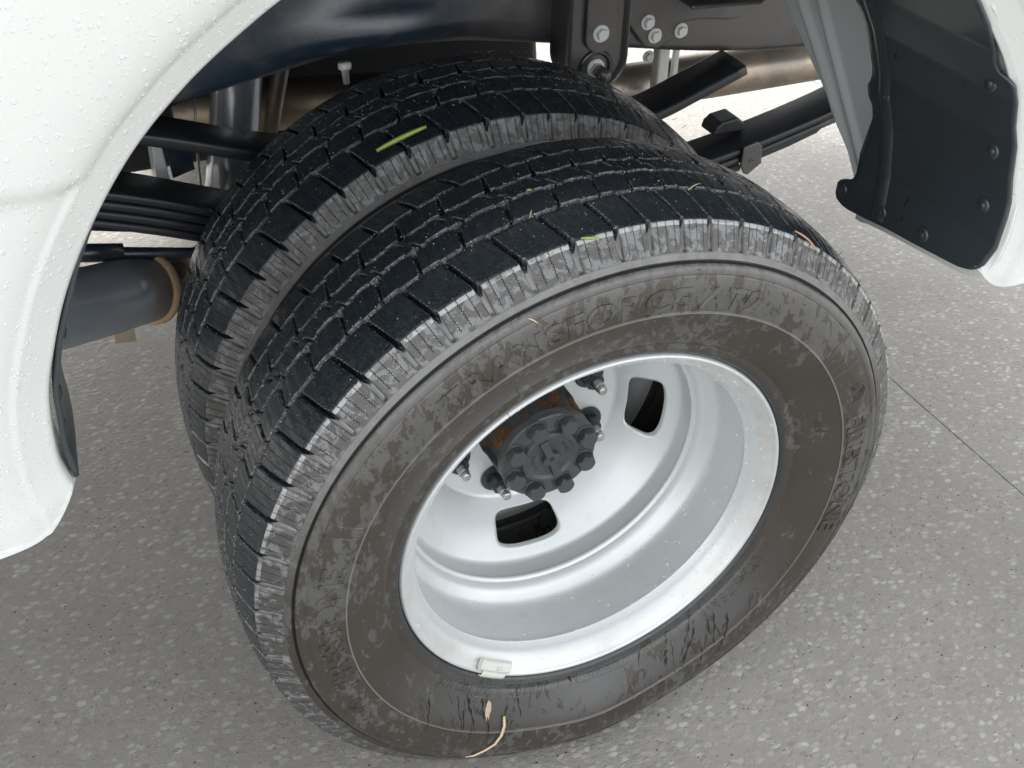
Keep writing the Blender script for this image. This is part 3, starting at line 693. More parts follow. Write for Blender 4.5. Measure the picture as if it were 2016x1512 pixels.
# hub ----------------------------------------------------------------------
def lobed(r, lob, n, y, cnt, ph): 
    out = []
    for k in range(n):
        a = 2 * math.pi * k / n; out.append((r + lob * max(0, math.cos(cnt * a + ph)) ** 3, a, y))
    return out
bm = bmesh.new(); NH = 96; rings = []
for (y, r, lb) in [(.1475, .0585, .004), (.150, .0590, .0045), (.158, .0560, .0075), (.175, .0565, .0075), (.190, .0575, .007), (.198, .0600, .006), (.204, .0640, .002), (.2165, .0650, 0), (.24, .0650, 0)]:
    rings.append([bm.verts.new((rr_ * math.cos(a), yy_, rr_ * math.sin(a))) for rr_, a, yy_ in lobed(r, lb, NH, y, 8, math.pi)])
for A, B in zip(rings, rings[1:]):
    for k in range(NH): bm.faces.new((A[k], A[(k + 1) % NH], B[(k + 1) % NH], B[k]))
bm.faces.new(rings[0])
hub = obj('hub', bm_me(bm), HUBM, truck, loc=(0, 0, AX))
cp = obj('cover_plate', lathe([(.1480, .0590), (.1480, .0622), (.1360, .0632), (.1345, .0622), (.1340, .0600), (.1340, .0395), (.1338, .0392), (.1295, .0382), (.1285, .0370), (.1285, .0330), (.1288, .0318), (.1318, .0300), (.1322, .0280), (.1325, .0001)], 128), CAST, hub)
# raised key in the middle: boss with two arms
bm = bmesh.new(); out = []; NB = 120
def keyr(a):
    r = .0105 + .0015 * math.cos(2 * (a - .3))
    for c in (R_(112), R_(-72)):
        d = math.atan2(math.sin(a - c), math.cos(a - c)); wd = math.asin(min(1, .0048 / .02))
        if abs(d) < 1.2:
            lim = .0052 / max(1e-4, abs(math.sin(d))); arm = min(.0335, lim)
            r = max(r, min(arm, .0335) * (1 if abs(d) < 1.2 else 0) if arm > r else r)
    return r
top = []; bot = []
for k in range(NB * 2):
    a = 2 * math.pi * k / (NB * 2); r = keyr(a); top.append(bm.verts.new(((r - .0012) * math.cos(a), .1262, (r - .0012) * math.sin(a)))); bot.append(bm.verts.new((r * math.cos(a), .1330, r * math.sin(a))))
hole = [bm.verts.new((.0034 * math.cos(2 * math.pi * k / (NB * 2)), .1262, .0034 * math.sin(2 * math.pi * k / (NB * 2)))) for k in range(NB * 2)]
deep = [bm.verts.new((.0012 * math.cos(2 * math.pi * k / (NB * 2)), .1310, .0012 * math.sin(2 * math.pi * k / (NB * 2)))) for k in range(NB * 2)]
for A, B in ((bot, top), (top, hole), (hole, deep)):
    for k in range(NB * 2): bm.faces.new((A[k], A[(k + 1) % (NB * 2)], B[(k + 1) % (NB * 2)], B[k]))
bm.faces.new(deep)
o = obj('raised_key', bm_me(bm), CAST, hub, smooth=False)
hb = hexbolt(.0122, .0115, .0138, .0022)
for k in range(8):
    a = R_(22.5 + 45 * k)
    b = bpy.data.objects.new('hub_bolt', hb); C.objects.link(b); b.parent = hub
    if not hb.materials: hb.materials.append(CAST); hb.shade_flat()
    b.location = (.0505 * math.cos(a), .1342, .0505 * math.sin(a)); b.rotation_euler = (0, rnd.uniform(0, 1.05), 0)
for s, a in (('3M4E', 52), ('8-HSG', 224)):
    me, _ = text_on_wheel(s, .0205, .0052, R_(a), flat_y=.1328, raise_=.0012, squash=1.15, spacing=1.15); obj('cast_lettering', me, CAST, hub, smooth=False)
me = lathe([(0, .0028), (-.0008, .0030), (-.0008, .0036), (0, .0038)], 20); o = obj('cast_mark', me, CAST, hub); o.location = (.0145, .1328, .0185)
obj('axle_tube', tube([(0, .245, AX), (0, .5, AX), (0, 1.1, AX), (0, 2.05, AX)], .052, 32), CHS, truck)
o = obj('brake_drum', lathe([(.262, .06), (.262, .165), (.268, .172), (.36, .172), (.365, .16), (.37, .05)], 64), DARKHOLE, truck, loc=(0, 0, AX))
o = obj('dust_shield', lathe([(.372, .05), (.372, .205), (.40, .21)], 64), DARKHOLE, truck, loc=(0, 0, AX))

# ------------------------------------------------------------ frame rail, shackle, brackets
def rail():
    low = [(-1.2, .640), (-.60, .672), (-.36, .700), (-.291, .712), (-.182, .730), (-.089, .742), (0.03, .740), (.121, .728), (.22, .711), (.31, .694), (.45, .671), (.62, .655), (1.1, .640)]
    low = smooth_prof(low, 6); P = []
    for x, z in low:
        bl = math.exp(-((x + .045) / .10) ** 2)            # pressed swelling above the tyre
        sec = [(.640, z + .004), (.600, z + .001), (.572, z), (.563, z + .002), (.559, z + .008)]
        for k in range(14):
            h = .012 + k * .022; g = bl * math.exp(-((h - .030) / .026) ** 2)
            sec.append((.5585 - .030 * g - .004 * bl * (h < .09), z + h))
        sec += [(.575, z + .31), (.64, z + .31)]
        P.append([(x, y, zz_) for y, zz_ in sec])
    return grid_me(np.array(P))
fr = obj('frame_rail', rail(), CHS, truck)
md = fr.modifiers.new('s', 'SOLIDIFY'); md.thickness = .004; md.offset = -1
# slots in the web (dark recess with a rolled rim)
def recess(parent, cx, y, cz, wx, wz, name='web_hole'):
    pts = []
    for k in range(28):
        t = 2 * math.pi * k / 28; c, s = math.cos(t), math.sin(t); e = .55
        pts.append((cx + math.copysign(abs(c) ** e, c) * wx, cz + math.copysign(abs(s) ** e, s) * wz))
    bm = bmesh.new(); sc3 = [(1.13, 0), (1.08, -.0012), (1.0, -.0004), (.97, .006)]
    rings = [[bm.verts.new((cx + (p[0] - cx) * k_, y + dd, cz + (p[1] - cz) * k_)) for p in pts] for k_, dd in sc3]
    for A, B in zip(rings, rings[1:]):
        for k in range(28): bm.faces.new((A[k], A[(k + 1) % 28], B[(k + 1) % 28], B[k]))
    o = obj(name, bm_me(bm), CHS, parent)
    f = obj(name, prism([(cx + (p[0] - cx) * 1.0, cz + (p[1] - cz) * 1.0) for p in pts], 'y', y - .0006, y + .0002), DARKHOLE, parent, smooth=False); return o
DARKHOLE = mat_plain('deep_shadowed_hollow', (.002, .002, .003), (.003, .003, .004), 20, .9)
recess(fr, .1955, .5575, .756, .0085, .0125); recess(fr, .1965, .5575, .7345, .0055, .0055)

def plate(name, poly, y, th, mat, parent, bev=.003, label=None):
    o = obj(name, prism(poly, 'y', y, y + th), mat, parent, smooth=False); bevel_mod(o, bev, 3)
    if label: o['label'] = label
    return o
def roundend(cx, cz, r, top, n=16, w_top=None):
    w_top = w_top or r
    return [(cx - w_top, top)] + [(cx + r * math.cos(math.pi + math.pi * k / n), cz + r * math.sin(math.pi + math.pi * k / n)) for k in range(n + 1)] + [(cx + w_top, top)]
# shackle hanger: flanged channel hanging from the frame
sh = plate('shackle_hanger', roundend(.228, .712, .0395, 1.0), .508, .006, CHS, truck, .003)
lip = [(x, z) for x, z in roundend(.228, .712, .0395, 1.0)]
P = []
for i, (x, z) in enumerate(lip):
    cx, cz = .228, min(max(z, .712), 1.0); dx, dz = x - .228, z - .712 if z < .712 else 0; l_ = math.hypot(dx, dz) or 1; ux, uz = dx / l_, dz / l_
    P.append([(x - ux * .004, .509, z - uz * .004), (x, .504, z), (x + ux * .002, .499, z + uz * .002), (x + ux * .004, .500, z + uz * .004), (x + ux * .005, .512, z + uz * .005), (x + ux * .005, .560, z + uz * .005)])
obj('hanger_flange', grid_me(np.array(P)), CHS, sh)
sl = plate('shackle_link', roundend(.229, .744, .0225, 1.0), .500, .006, CHS, truck, .002)
big = hexbolt(.0115, .009, .0165, .003)
def bolt(parent, x, y, z, me=big, mat=ZINC, rot=.3, s=1.0, name='bolt'):
    b = bpy.data.objects.new(name, me); C.objects.link(b); b.parent = parent
    if not me.materials: me.materials.append(mat); me.shade_flat()
    b.location = (x, y, z); b.rotation_euler = (0, rot, 0); b.scale = (s, s, s); return b
bolt(sl, .2285, .500, .7485, s=.72)
bolt(sh, .2275, .507, .6990, rot=.1, s=.80)
o = obj('bolt_end', tube([(.2275, .497, .699), (.2285, .478, .697)], [.0085, .0085], 16), CHS, sh)
o = obj('pivot_collar', lathe([(0, .026), (-.003, .0255), (-.004, .022), (-.003, .019), (0, .018)], 32), CHS, sh); o.location = (.2275, .508, .699)
# side bracket with its bolts
brk = plate('bump_bracket', [(.292, .775), (.318, .790), (.330, 1.0), (.60, 1.0), (.505, .775), (.500, .740), (.478, .722), (.46, .722), (.42, .728), (.385, .728), (.372, .705), (.345, .695), (.325, .700), (.297, .735)], .548, .006, CHS, truck, .003)
for x, z, r in ((.3265, .7355, .2), (.3395, .7150, .9), (.3815, .7170, .5)): bolt(brk, x, .5475, z, s=.66, rot=r)
# shelf plate hanging over the bracket
bp_ = obj('bump_stop_plate', prism([(.345, .56), (.345, .47), (.445, .455), (.500, .50), (.500, .56)], 'z', .775, .781), CHS, truck, smooth=False); bevel_mod(bp_, .003, 3)

# ------------------------------------------------------------ leaf springs
def strip(path, y0, y1, th, mat, name, parent, bev=.0045):
    path = [np.array(p) for p in smooth_prof(path, 5)]; P = []
    for i, p in enumerate(path):
        d = path[min(i + 1, len(path) - 1)] - path[max(i - 1, 0)]; d = d / np.linalg.norm(d); n = np.array([-d[1], d[0]]); b = min(bev, th * .45)
        lo = p - n * th
        sec = [(y0 + b, p), (y1 - b, p), (y1 - b * .3, p - n * b * .3), (y1, p - n * b), (y1, lo + n * b), (y1 - b, lo), (y0 + b, lo), (y0 + b * .3, lo + n * b * .3), (y0, lo + n * b), (y0, p - n * b), (y0 + b * .3, p - n * b * .3)]
        P.append([(q[0], yy_, q[1]) for yy_, q in sec])
    P = np.array(P); me = grid_me(P, closed_v=True)
    bm = bmesh.new(); bm.from_mesh(me); bm.verts.ensure_lookup_table(); nv = P.shape[1]; n = len(bm.verts)
    bm.faces.new([bm.verts[k] for k in range(nv)]); bm.faces.new([bm.verts[n - 1 - k] for k in range(nv)]); me = bm_me(bm)
    return obj(name, me, mat, parent)
main = [(-.78, .752), (-.60, .692), (-.398, .6235), (-.293, .5815), (-.14, .522), (0, .492), (.18, .4905), (.34, .506), (.5, .5285), (.667, .5665), (.80, .613), (.92, .66)]
def offs(pts, d, x0, x1): return [(x, z - d) for x, z in pts if x0 <= x <= x1]
lf = strip(main, .520, .592, .0125, SPR, 'leaf_spring', truck)
for i, (x0, x1) in enumerate(((-.62, .70), (-.62, .55), (-.62, .36), (-.3, .2))):
    strip(offs(main, .0138 * (i + 1), x0, x1), .520, .592, .0125, SPR, 'spring_leaf', lf)
# clip that wraps the pack on the right
cx0, cx1 = .497, .523
o = obj('rebound_clip', prism([(.497, .5320), (.522, .5375), (.530, .530), (.535, .500), (.512, .484), (.505, .487), (.497, .500)], 'y', .5135, .5185), CHS, lf, smooth=False); bevel_mod(o, .0015, 2)
o = obj('rebound_clip', prism([(.470, .535), (.474, .548), (.484, .556), (.512, .560), (.526, .548), (.530, .535)], 'y', .560, .600), SPR, lf, smooth=False); bevel_mod(o, .004, 3)
o = obj('clip_rivet', lathe([(0, .004), (-.0008, .0036), (-.0004, .0015), (.0008, .0014), (.0008, .0001)], 16), CHS, lf); o.location = (.5140, .5135, .5085)
o = obj('overlay_leaf', prism([(.532, .5265), (.575, .5370), (.662, .5605), (.668, .553), (.640, .528), (.590, .5135), (.535, .5010)], 'y', .523, .590), SPR, lf, smooth=False); bevel_mod(o, .003, 2)
o = obj('overlay_slot', prism([(.541, .5225), (.600, .5365), (.640, .5475), (.632, .5370), (.592, .5250), (.541, .5125)], 'y', .5215, .524), DARKHOLE, lf, smooth=False)
helper = [(-.50, .740), (-.341, .690), (-.233, .652), (-.10, .615), (0, .598), (.12, .590), (.22, .592), (.337, .612), (.41, .636), (.482, .6620)]
hf = strip(helper, .520, .590, .017, SPR, 'helper_spring', truck)
# axle seat and U-bolts hidden behind the tyre
o = obj('spring_seat', prism([(-.09, AX + .03), (.09, AX + .03), (.07, .44), (-.07, .44)], 'y', .52, .592), CHS, truck, smooth=False)

# ------------------------------------------------------------ damper, exhaust
dmp = obj('shock_absorber', tube([(-.262, .70, .46), (-.240, .70, .56), (-.214, .70, .70), (-.200, .70, .80)], [.0345, .0345, .0345, .0345], 40), SHK, truck)
obj('damper_pipe', tube([(-.208, .735, .50), (-.176, .715, .60), (-.152, .70, .70), (-.14, .70, .78)], .0125, 16), PIPE, dmp)
obj('brake_line', tube([(-.293, .690, .50), (-.287, .690, .585), (-.279, .690, .66)], .0018, 8), STUDM, dmp)
st = obj('spring_hanger_strap', prism([(-.352, .55), (-.333, .55), (-.338, .66), (-.348, .67)], 'y', .64, .70), PRM, truck, smooth=False); bevel_mod(st, .003)
st2 = obj('hanger_strap_lug', prism([(-.330, .575), (-.300, .583), (-.303, .65), (-.333, .66)], 'y', .64, .65), CHS, st, smooth=False)
muf = tube([(-.66, .34, .579), (-.53, .466, .512), (-.44, .551, .466), (-.398, .592, .4445)], [.047, .047, .047, .046], 48)
mf = obj('muffler', muf, MUF, truck)
obj('weld_ring', lathe([(0, .043), (-.003, .048), (0, .0515), (.007, .0525), (.012, .049), (.012, .042)], 64), RUSTW, mf).matrix_world = Matrix.Translation((-.396, .594, .4435)) @ Vector((1, .97, -.50)).to_track_quat('Y', 'Z').to_matrix().to_4x4()
obj('outlet_pipe', tube([(-.392, .598, .4415), (-.345, .64, .418), (-.24, .70, .41)], .036, 32), PIPE, mf)
obj('muffler_bracket', prism([(-.452, .415), (-.425, .412), (-.425, .445), (-.448, .450)], 'y', .520, .530), PIPE, mf, smooth=False)
obj('brake_cable', tube([(-.60, .60, .535), (-.44, .60, .5045), (-.325, .60, .481), (-.2, .60, .455)], [.0095, .0095, .007, .007], 14), CHS, truck)
o = obj('spring_plate', prism([(-.58, .565), (-.30, .495), (-.27, .535), (-.56, .605)], 'y', .612, .650), DARK, truck, smooth=False); bevel_mod(o, .006, 3)
cb = obj('parking_brake_cable', tube([(-.56, .60, .532), (-.46, .60, .510), (-.415, .60, .501)], .0125, 16), CHS, truck)
tp = obj('tail_pipe', tube([(-.3, .80, .60), (.1, .775, .575), (.42, .75, .5480), (.60, .75, .5460), (.80, .752, .5450), (1.2, .755, .545)], .038, 40), PIPE, truck)
o = obj('pipe_hanger', prism([(.425, .560), (.445, .560), (.445, .655), (.425, .655)], 'y', .668, .690), ZINC, tp, smooth=False); bevel_mod(o, .004, 3)
o = obj('pipe_hanger', prism([(.452, .575), (.462, .575), (.462, .650), (.452, .650)], 'y', .668, .676), ZINC, tp, smooth=False); bevel_mod(o, .002, 2)
bolt(tp, .405, .668, .632, s=.6)
obj('pipe_clamp', tube([(.352, .748, .5515), (.372, .748, .5510)], .0405, 40), RUSTW, tp)
o = obj('fuel_tank', prism([(-.95, .46), (.32, .46), (.335, .50), (.325, .62), (.32, .80), (-.95, .80)], 'y', .90, 1.45), DARK, truck, smooth=False); bevel_mod(o, .02, 4)
# small bolt hanging below the rail over the tyre
b = obj('hanging_bolt', tube([(-.108, .545, .739), (-.108, .545, .732), (-.108, .545, .731), (-.107, .545, .712)], [.0085, .0085, .0048, .0040], 16), ZINC, fr)

# ------------------------------------------------------------ wing (dual-wheel fender)
lipL = [(-.507, .668), (-.511, .700), (-.505, .755), (-.492, .797), (-.472, .845), (-.444, .893), (-.410, .938), (-.372, .975), (-.335, 1.003), (-.288, 1.032), (-.22, 1.062), (-.13, 1.085), (-.03, 1.092), (.07, 1.080), (.16, 1.052), (.24, 1.005), (.300, .955), (.352, .900), (.384, .850), (.405, .800), (.416, .740), (.414, .690), (.407, .655)]
lp = np.array(smooth_prof(lipL, 12))
seg_ = np.gradient(lp, axis=0); nn = np.stack([-seg_[:, 1], seg_[:, 0]], 1); nn /= np.linalg.norm(nn, axis=1)[:, None]    # outward from the opening
ts = np.concatenate([[0, .002, .004], np.linspace(.006, .019, 6), np.linspace(.021, .030, 7), np.linspace(.034, .40, 60)])
YL = -.043
def fender():
    P = np.zeros((len(lp), len(ts) + 5, 3))
    for i in range(len(lp)):
        a = i / (len(lp) - 1)
        for j, t in enumerate(ts):
            q = lp[i] + nn[i] * t
            if t < .004: y = YL - .004 * (t / .004) ** .5
            elif t < .021: y = YL - .004 - .012 * (t - .004) / .017
            else:
                e = (t - .021); y = YL - .016 - .013 * (1 - math.exp(-e / .012)) - .010 * math.sin(min(e / .12, 1) * math.pi / 2)
                e2 = max(0, t - .11); y += .9 * e2 ** 2 * (1.0 + 2.2 * max(0, q[1] - .98) / .1)
            P[i, j + 5] = (q[0], y, q[1])
        dp = 1.0 if a < .6 else .12
        for k, (dt, yy_) in enumerate(((-.0005, .053), (-.001, .033), (-.0015, .018), (-.0012, .008), (-.0006, .003))):
            q = lp[i] + nn[i] * dt; P[i, k] = (q[0], YL + yy_ * dp, q[1])
    # style line: the panel steps in just below it (front part only)
    X = P[..., 0]; Z = P[..., 2]
    zl = .930 + .10 * np.maximum(0, -.47 - X)
    mfr = (X < -.38) * ss(-X, .385, .41) * np.concatenate([np.zeros(5), ss(ts, .021, .029)])[None, :]
    st_ = mfr * (1 - ss(Z, zl - .004, zl + .004)); P[..., 1] += .0045 * st_ * (P[..., 1] < YL - .006)
    return P
FP = fender()
# trim by the sill height at both ends: fold everything below it up to the edge
def fold(P):
    Q = P.copy()
    for i in range(Q.shape[0]):
        for j in range(Q.shape[1]):
            x, y, z = Q[i, j]
            if x < 0: zmin = .644 + min(.030, .022 * max(0, (x + .54) / .03) ** 2) if x > -.56 else .644
            else: zmin = .645 + .40 * max(0, x - .428) + .020 * min(1, max(0, (.428 - x) / .022)) ** 2
            if z < zmin: Q[i, j, 2] = zmin
    return Q
# ends: extend the lip downwards as straight rows
ext0 = np.repeat(FP[:1], 6, 0); 
for k in range(6): ext0[k, :, 2] -= (6 - k) * .0060
FP = np.concatenate([ext0, FP], 0)
ext1 = np.repeat(FP[-1:], 6, 0)
for k in range(6): ext1[k, :, 2] -= (k + 1) * .004
FP = np.concatenate([FP, ext1], 0)
FP = fold(FP)
fend = obj('fender', grid_me(FP), WHT, truck)
fend['label'] = 'white flared wing with rain drops and a rolled wheel-arch lip'
md = fend.modifiers.new('s', 'SOLIDIFY'); md.thickness = .0035; md.offset = -1
# rain drops on the wing
def drops(P, n, seed, mask=None):
    r_ = random.Random(seed); bm = bmesh.new(); tot = 0
    nu, nv = P.shape[:2]
    for _ in range(n * 8):
        if tot >= n: break
        i = r_.randrange(2, nu - 3); j = r_.randrange(6, nv - 3)
        p = P[i, j]; a = P[i + 1, j] - P[i - 1, j]; b = P[i, j + 1] - P[i, j - 1]
        nm = np.cross(a, b); l_ = np.linalg.norm(nm)
        if l_ < 1e-9: continue
        nm = nm / l_
        if nm[1] > 0: nm = -nm
        if nm[1] > -.2 and nm[2] < .2: continue
        f1, f2 = r_.random(), r_.random(); p = P[i, j] * (1 - f1) * (1 - f2) + P[i + 1, j] * f1 * (1 - f2) + P[i, j + 1] * (1 - f1) * f2 + P[i + 1, j + 1] * f1 * f2
        if mask and not mask(p): continue
        if r_.random() > min(1, (abs(np.linalg.norm(a)) * np.linalg.norm(b)) / 1.2e-4): continue
        N = Vector(nm); T = Vector((0, 0, 1)); T = (T - N * T.dot(N)).normalized(); B = N.cross(T)
        R = r_.choice([.0006, .0008, .0010, .0011, .0013, .0018]) * r_.uniform(.7, 1.15); el = r_.uniform(1.0, 1.6) if R > .0013 else 1.0
        rings = []
        for k, (rr_, hh) in enumerate(((1.0, -.05), (.96, .16), (.75, .38), (.4, .50))):
            rings.append([bm.verts.new(Vector(p) + (B * math.cos(t) + T * (math.sin(t) * (el if math.sin(t) > 0 else 1.0))) * R * rr_ + N * R * hh * .62) for t in [2 * math.pi * q / 10 for q in range(10)]])
        for A_, B_ in zip(rings, rings[1:]):
            for q in range(10): bm.faces.new((A_[q], A_[(q + 1) % 10], B_[(q + 1) % 10], B_[q]))
        bm.faces.new(rings[-1]); tot += 1
    me = bpy.data.meshes.new('m'); bm.to_mesh(me); bm.free(); return me
dm = drops(FP, 5200, 11, lambda p: p[0] < -.26)
obj('rain_drops', dm, WAT, fend, kind='stuff')
obj('rain_drops', drops(FP, 500, 12, lambda p: p[0] > .28), WAT, fend, kind='stuff')

# bed side above the wing, floor, far side and cab: they shade the wheel as the real body does
bs = obj('bed_side', prism([(-1.35, .95), (1.25, .95), (1.25, 1.50), (-1.35, 1.50)], 'y', .20, .24), WHT, truck, smooth=False)
for v in bs.data.vertices: pass
obj('bed_floor', prism([(-1.35, .24), (1.25, .24), (1.25, 2.10), (-1.35, 2.10)], 'z', .98, 1.02), DARK, truck, smooth=False)
obj('bed_far_side', prism([(-1.35, .60), (1.25, .60), (1.25, 1.50), (-1.35, 1.50)], 'y', 2.10, 2.14), WHT, truck, smooth=False)
obj('tailgate', prism([(.26, .98), (2.08, .98), (2.08, 1.50), (.26, 1.50)], 'x', 1.20, 1.25), WHT, truck, smooth=False)
obj('cab_body', prism([(.20, .60), (2.14, .60), (2.14, 1.45), (1.94, 1.98), (.40, 1.98), (.20, 1.45)], 'x', -3.2, -1.40), WHT, truck, smooth=False)
# wheelhouse roof following the arch
P = []
for (x, z) in lp[::6]:
    q = np.array([x, z]); d = q - np.array([-.045, .66]); P.append([(q[0] + d[0] * .02, y, q[1] + d[1] * .02 + .012) for y in (-.035, .05, .12, .205)])
P = np.array(P)[12:-14]
wf = obj('wheelhouse', grid_me(P), DARK, truck); md = wf.modifiers.new('s', 'SOLIDIFY'); md.thickness = .004

# ------------------------------------------------------------ rear splash board (black) inside the arch
def arch_x(z):
    return float(np.interp(z, [.60, .655, .69, .74, .80, .85, .90, .955, 1.005, 1.04], [.400, .407, .414, .416, .405, .384, .352, .300, .24, .19])) - .0025
b_in = [(.627, .171), (.630, .184), (.636, .189), (.648, .191), (.654, .187), (.658, .180), (.662, .170), (.670, .167), (.693, .173), (.715, .171), (.740, .168), (.755, .170), (.765, .179), (.777, .181), (.783, .177), (.790, .175), (.831, .176), (.866, .178), (.877, .181), (1.04, .181)]
b_out = [(.627, .160), (.630, .136), (.637, .091), (.641, .05), (.646, .01), (.650, -.021), (.655, -.037), (.660, -.044), (.667, -.049), (.688, -.054), (.724, -.053), (.766, -.047), (.822, -.044), (.860, -.049), (.867, -.050), (.873, -.048), (.877, -.033), (.883, -.030), (.889, -.030), (.906, -.036), (.931, -.045), (.958, -.049), (1.04, -.049)]
zs = np.concatenate([np.linspace(.627, .700, 62), np.linspace(.703, 1.03, 110)])
P = []
for z in zs:
    yi = np.interp(z, *zip(*b_in)); yo = np.interp(z, *zip(*b_out)); P.append([(arch_x(z), y, z) for y in np.linspace(yo, yi, 40)])
lin = obj('splash_board', grid_me(np.array(P)), LIN, truck); lin['label'] = 'black rear splash board with push rivets'
md = lin.modifiers.new('s', 'SOLIDIFY'); md.thickness = .003; md.offset = 0
riv = lathe([(0, .0085), (-.0012, .0080), (-.0022, .0060), (-.0018, .0040), (-.0032, .0034), (-.0032, .0001)], 24); riv.materials.append(LIN); riv.shade_smooth()
for (y, z) in ((-.017, .859), (-.018, .784), (-.021, .723), (.039, .657), (.108, .650), (.179, .645), (.150, .775)):
    b = bpy.data.objects.new('push_rivet', riv); C.objects.link(b); b.parent = lin; b.location = (arch_x(z) - .002, y, z); b.rotation_euler = (0, 0, R_(-90))
# raised ridge along the inner side of the board
P2 = []
for z in np.linspace(.640, 1.02, 60):
    y0 = float(np.interp(z, [.64, .713, .779, 1.0], [.110, .132, .152, .160]))
    P2.append([(arch_x(z) - d, y0 + o_, z) for o_, d in ((-.010, .0018), (-.006, .0045), (0, .0052), (.006, .0045), (.010, .0018))])
obj('board_rib', grid_me(np.array(P2)), LIN, lin)
# white closing flange of the wing behind the board
P = []
for z in np.linspace(.616, .95, 90):
    yi = .155; yo = float(np.interp(z + .011, *zip(*b_out)))
    P.append([(arch_x(z) + .010, y, z) for y in np.linspace(min(yo, yi - .01), yi, 16)])
P = np.array(P)
cf = obj('closing_flange', grid_me(P), WHT, truck); md = cf.modifiers.new('s', 'SOLIDIFY'); md.thickness = .004

# front splash board, seen almost edge-on
P = []
for z in np.linspace(.672, 1.0, 50):
    x = np.interp(z, [.60, .66, .70, .755, .80, .86, .92, .98], [-.494, -.502, -.505, -.500, -.487, -.462, -.430, -.38])
    P.append([(x + .002 * math.sin(y * 30), y, z) for y in np.linspace(-.036, .20, 14)])
fl = obj('splash_board', grid_me(np.array(P)), LIN, truck); fl['label'] = 'black front splash board, seen edge-on'
md = fl.modifiers.new('s', 'SOLIDIFY'); md.thickness = .004
for (y, z, x) in ((-.02, .715, -.505), (-.018, .745, -.501), (-.02, .80, -.486)):
    b = bpy.data.objects.new('push_rivet', riv); C.objects.link(b); b.parent = fl; b.location = (x + .002, y, z); b.rotation_euler = (0, 0, R_(90))

# ------------------------------------------------------------ pale inner body sheet with two pressed ribs
L_ = [(.96, .60), (.86, .535), (.765, .486), (.705, .396), (.661, .325), (.630, .288), (.603, .262)]
R2 = [(.96, .245), (.86, .238), (.813, .232), (.757, .224), (.745, .232), (.728, .232), (.718, .224), (.689, .222), (.64, .236), (.603, .250)]
zs = np.linspace(.603, .96, 150); P = []
for z in zs:
    yl = np.interp(z, [a for a, b in L_[::-1]], [b for a, b in L_[::-1]]); yr = np.interp(z, [a for a, b in R2[::-1]], [b for a, b in R2[::-1]]) - .03 * float(ss(np.array(z), .612, .64))
    row = []
    for k in range(110):
        y = yl + (yr - yl) * k / 109
        d = 0
        for (c0, slope, zt, w_) in ((.262, 1.02, .80, .0085), (.236, .92, .90, .0085)):
            c = c0 + (z - .60) * slope + (.10 * max(0, z - .70) ** 1.0 if c0 > .25 else .0)
            d += .0065 * math.exp(-((y - c) / w_) ** 2) * (1 - ss(np.array(z), zt - .012, zt))
        row.append((.500 - d + .04 * max(0, z - .62), y, z))
    P.append(row)
sh_ = obj('inner_body_panel', grid_me(np.array(P)), PRM, truck); md = sh_.modifiers.new('s', 'SOLIDIFY'); md.thickness = .002
sh_['label'] = 'pale grey inner body panel with two pressed ribs'

# ------------------------------------------------------------ bits lying on the wheel
def at(r, a, y): return Vector((r * math.cos(R_(a)), y, AX + r * math.sin(R_(a))))
GREEN = mat_plain('cut_grass_green', (.24, .36, .06), (.40, .52, .14), 300, .45)
STRAW = mat_plain('dry_straw', (.55, .42, .24), (.74, .62, .42), 300, .6)
TWIG = mat_plain('reddish_dry_leaf_stalk', (.42, .22, .14), (.62, .40, .28), 300, .6)
MUDT = mat_plain('dried_tan_mud', (.42, .30, .19), (.56, .43, .30), 200, .85, .001)
def blade(pts, wd, mat, name, label, cat, group=None, side=Vector((0, 0, 1)), fold_=.3):
    pts = [Vector(p) for p in pts]; c = pts[len(pts) // 2].copy(); bm = bmesh.new(); rows = []; n = len(pts)
    for i, p in enumerate(pts):
        d = (pts[min(i + 1, n - 1)] - pts[max(i - 1, 0)]).normalized(); s = d.cross(side).normalized(); u = s.cross(d).normalized()
        k = wd * (.55 + .45 * math.sin(math.pi * min(1, max(0, i / (n - 1) * .9 + .08))))
        rows.append([bm.verts.new(p - c + s * k), bm.verts.new(p - c + u * k * fold_), bm.verts.new(p - c - s * k), bm.verts.new(p - c - u * wd * .25)])
    for A, B in zip(rows, rows[1:]):
        for k in range(4): bm.faces.new((A[k], A[(k + 1) % 4], B[(k + 1) % 4], B[k]))
    bm.faces.new(rows[0]); bm.faces.new(rows[-1][::-1])
    return obj(name, bm_me(bm), mat, None, label=label, cat=cat, group=group, loc=c)
def arcpts(r0, r1, a0, a1, y0, y1, n=9, lift=.0012, bow=0.0):
    return [at(r0 + (r1 - r0) * t + lift + bow * math.sin(math.pi * t), a0 + (a1 - a0) * t, y0 + (y1 - y0) * t) for t in [i / (n - 1) for i in range(n)]]
blade(arcpts(.3905, .3905, 112.6, 104.0, .2765, .2760, lift=.003), .0030, GREEN, 'grass_blade', 'long bright green grass blade lying across the inner tyre shoulder', 'leaf', side=Vector((0, -1, .4)))  # grass blades lying on the two tyres
blade(arcpts(.3885, .3850, 97.2, 94.8, -.0012, -.0040, n=5), .0013, GREEN, 'grass_blade', 'short green grass blade on the shoulder edge of the outer tyre', 'leaf', side=Vector((0, -1, .4)))
blade(arcpts(.3990, .3990, 99.2, 98.6, .0850, .0830, n=4), .0022, GREEN, 'grass_blade', 'tiny green grass snippet on the tread of the outer tyre', 'leaf', side=Vector((0, 0, 1)))
blade(arcpts(.3945, .3975, 101.5, 100.6, .0440, .0520, n=5, lift=.002), .0006, STRAW, 'straw_piece', 'thin pale straw standing in a tread groove of the outer tyre', 'straw')
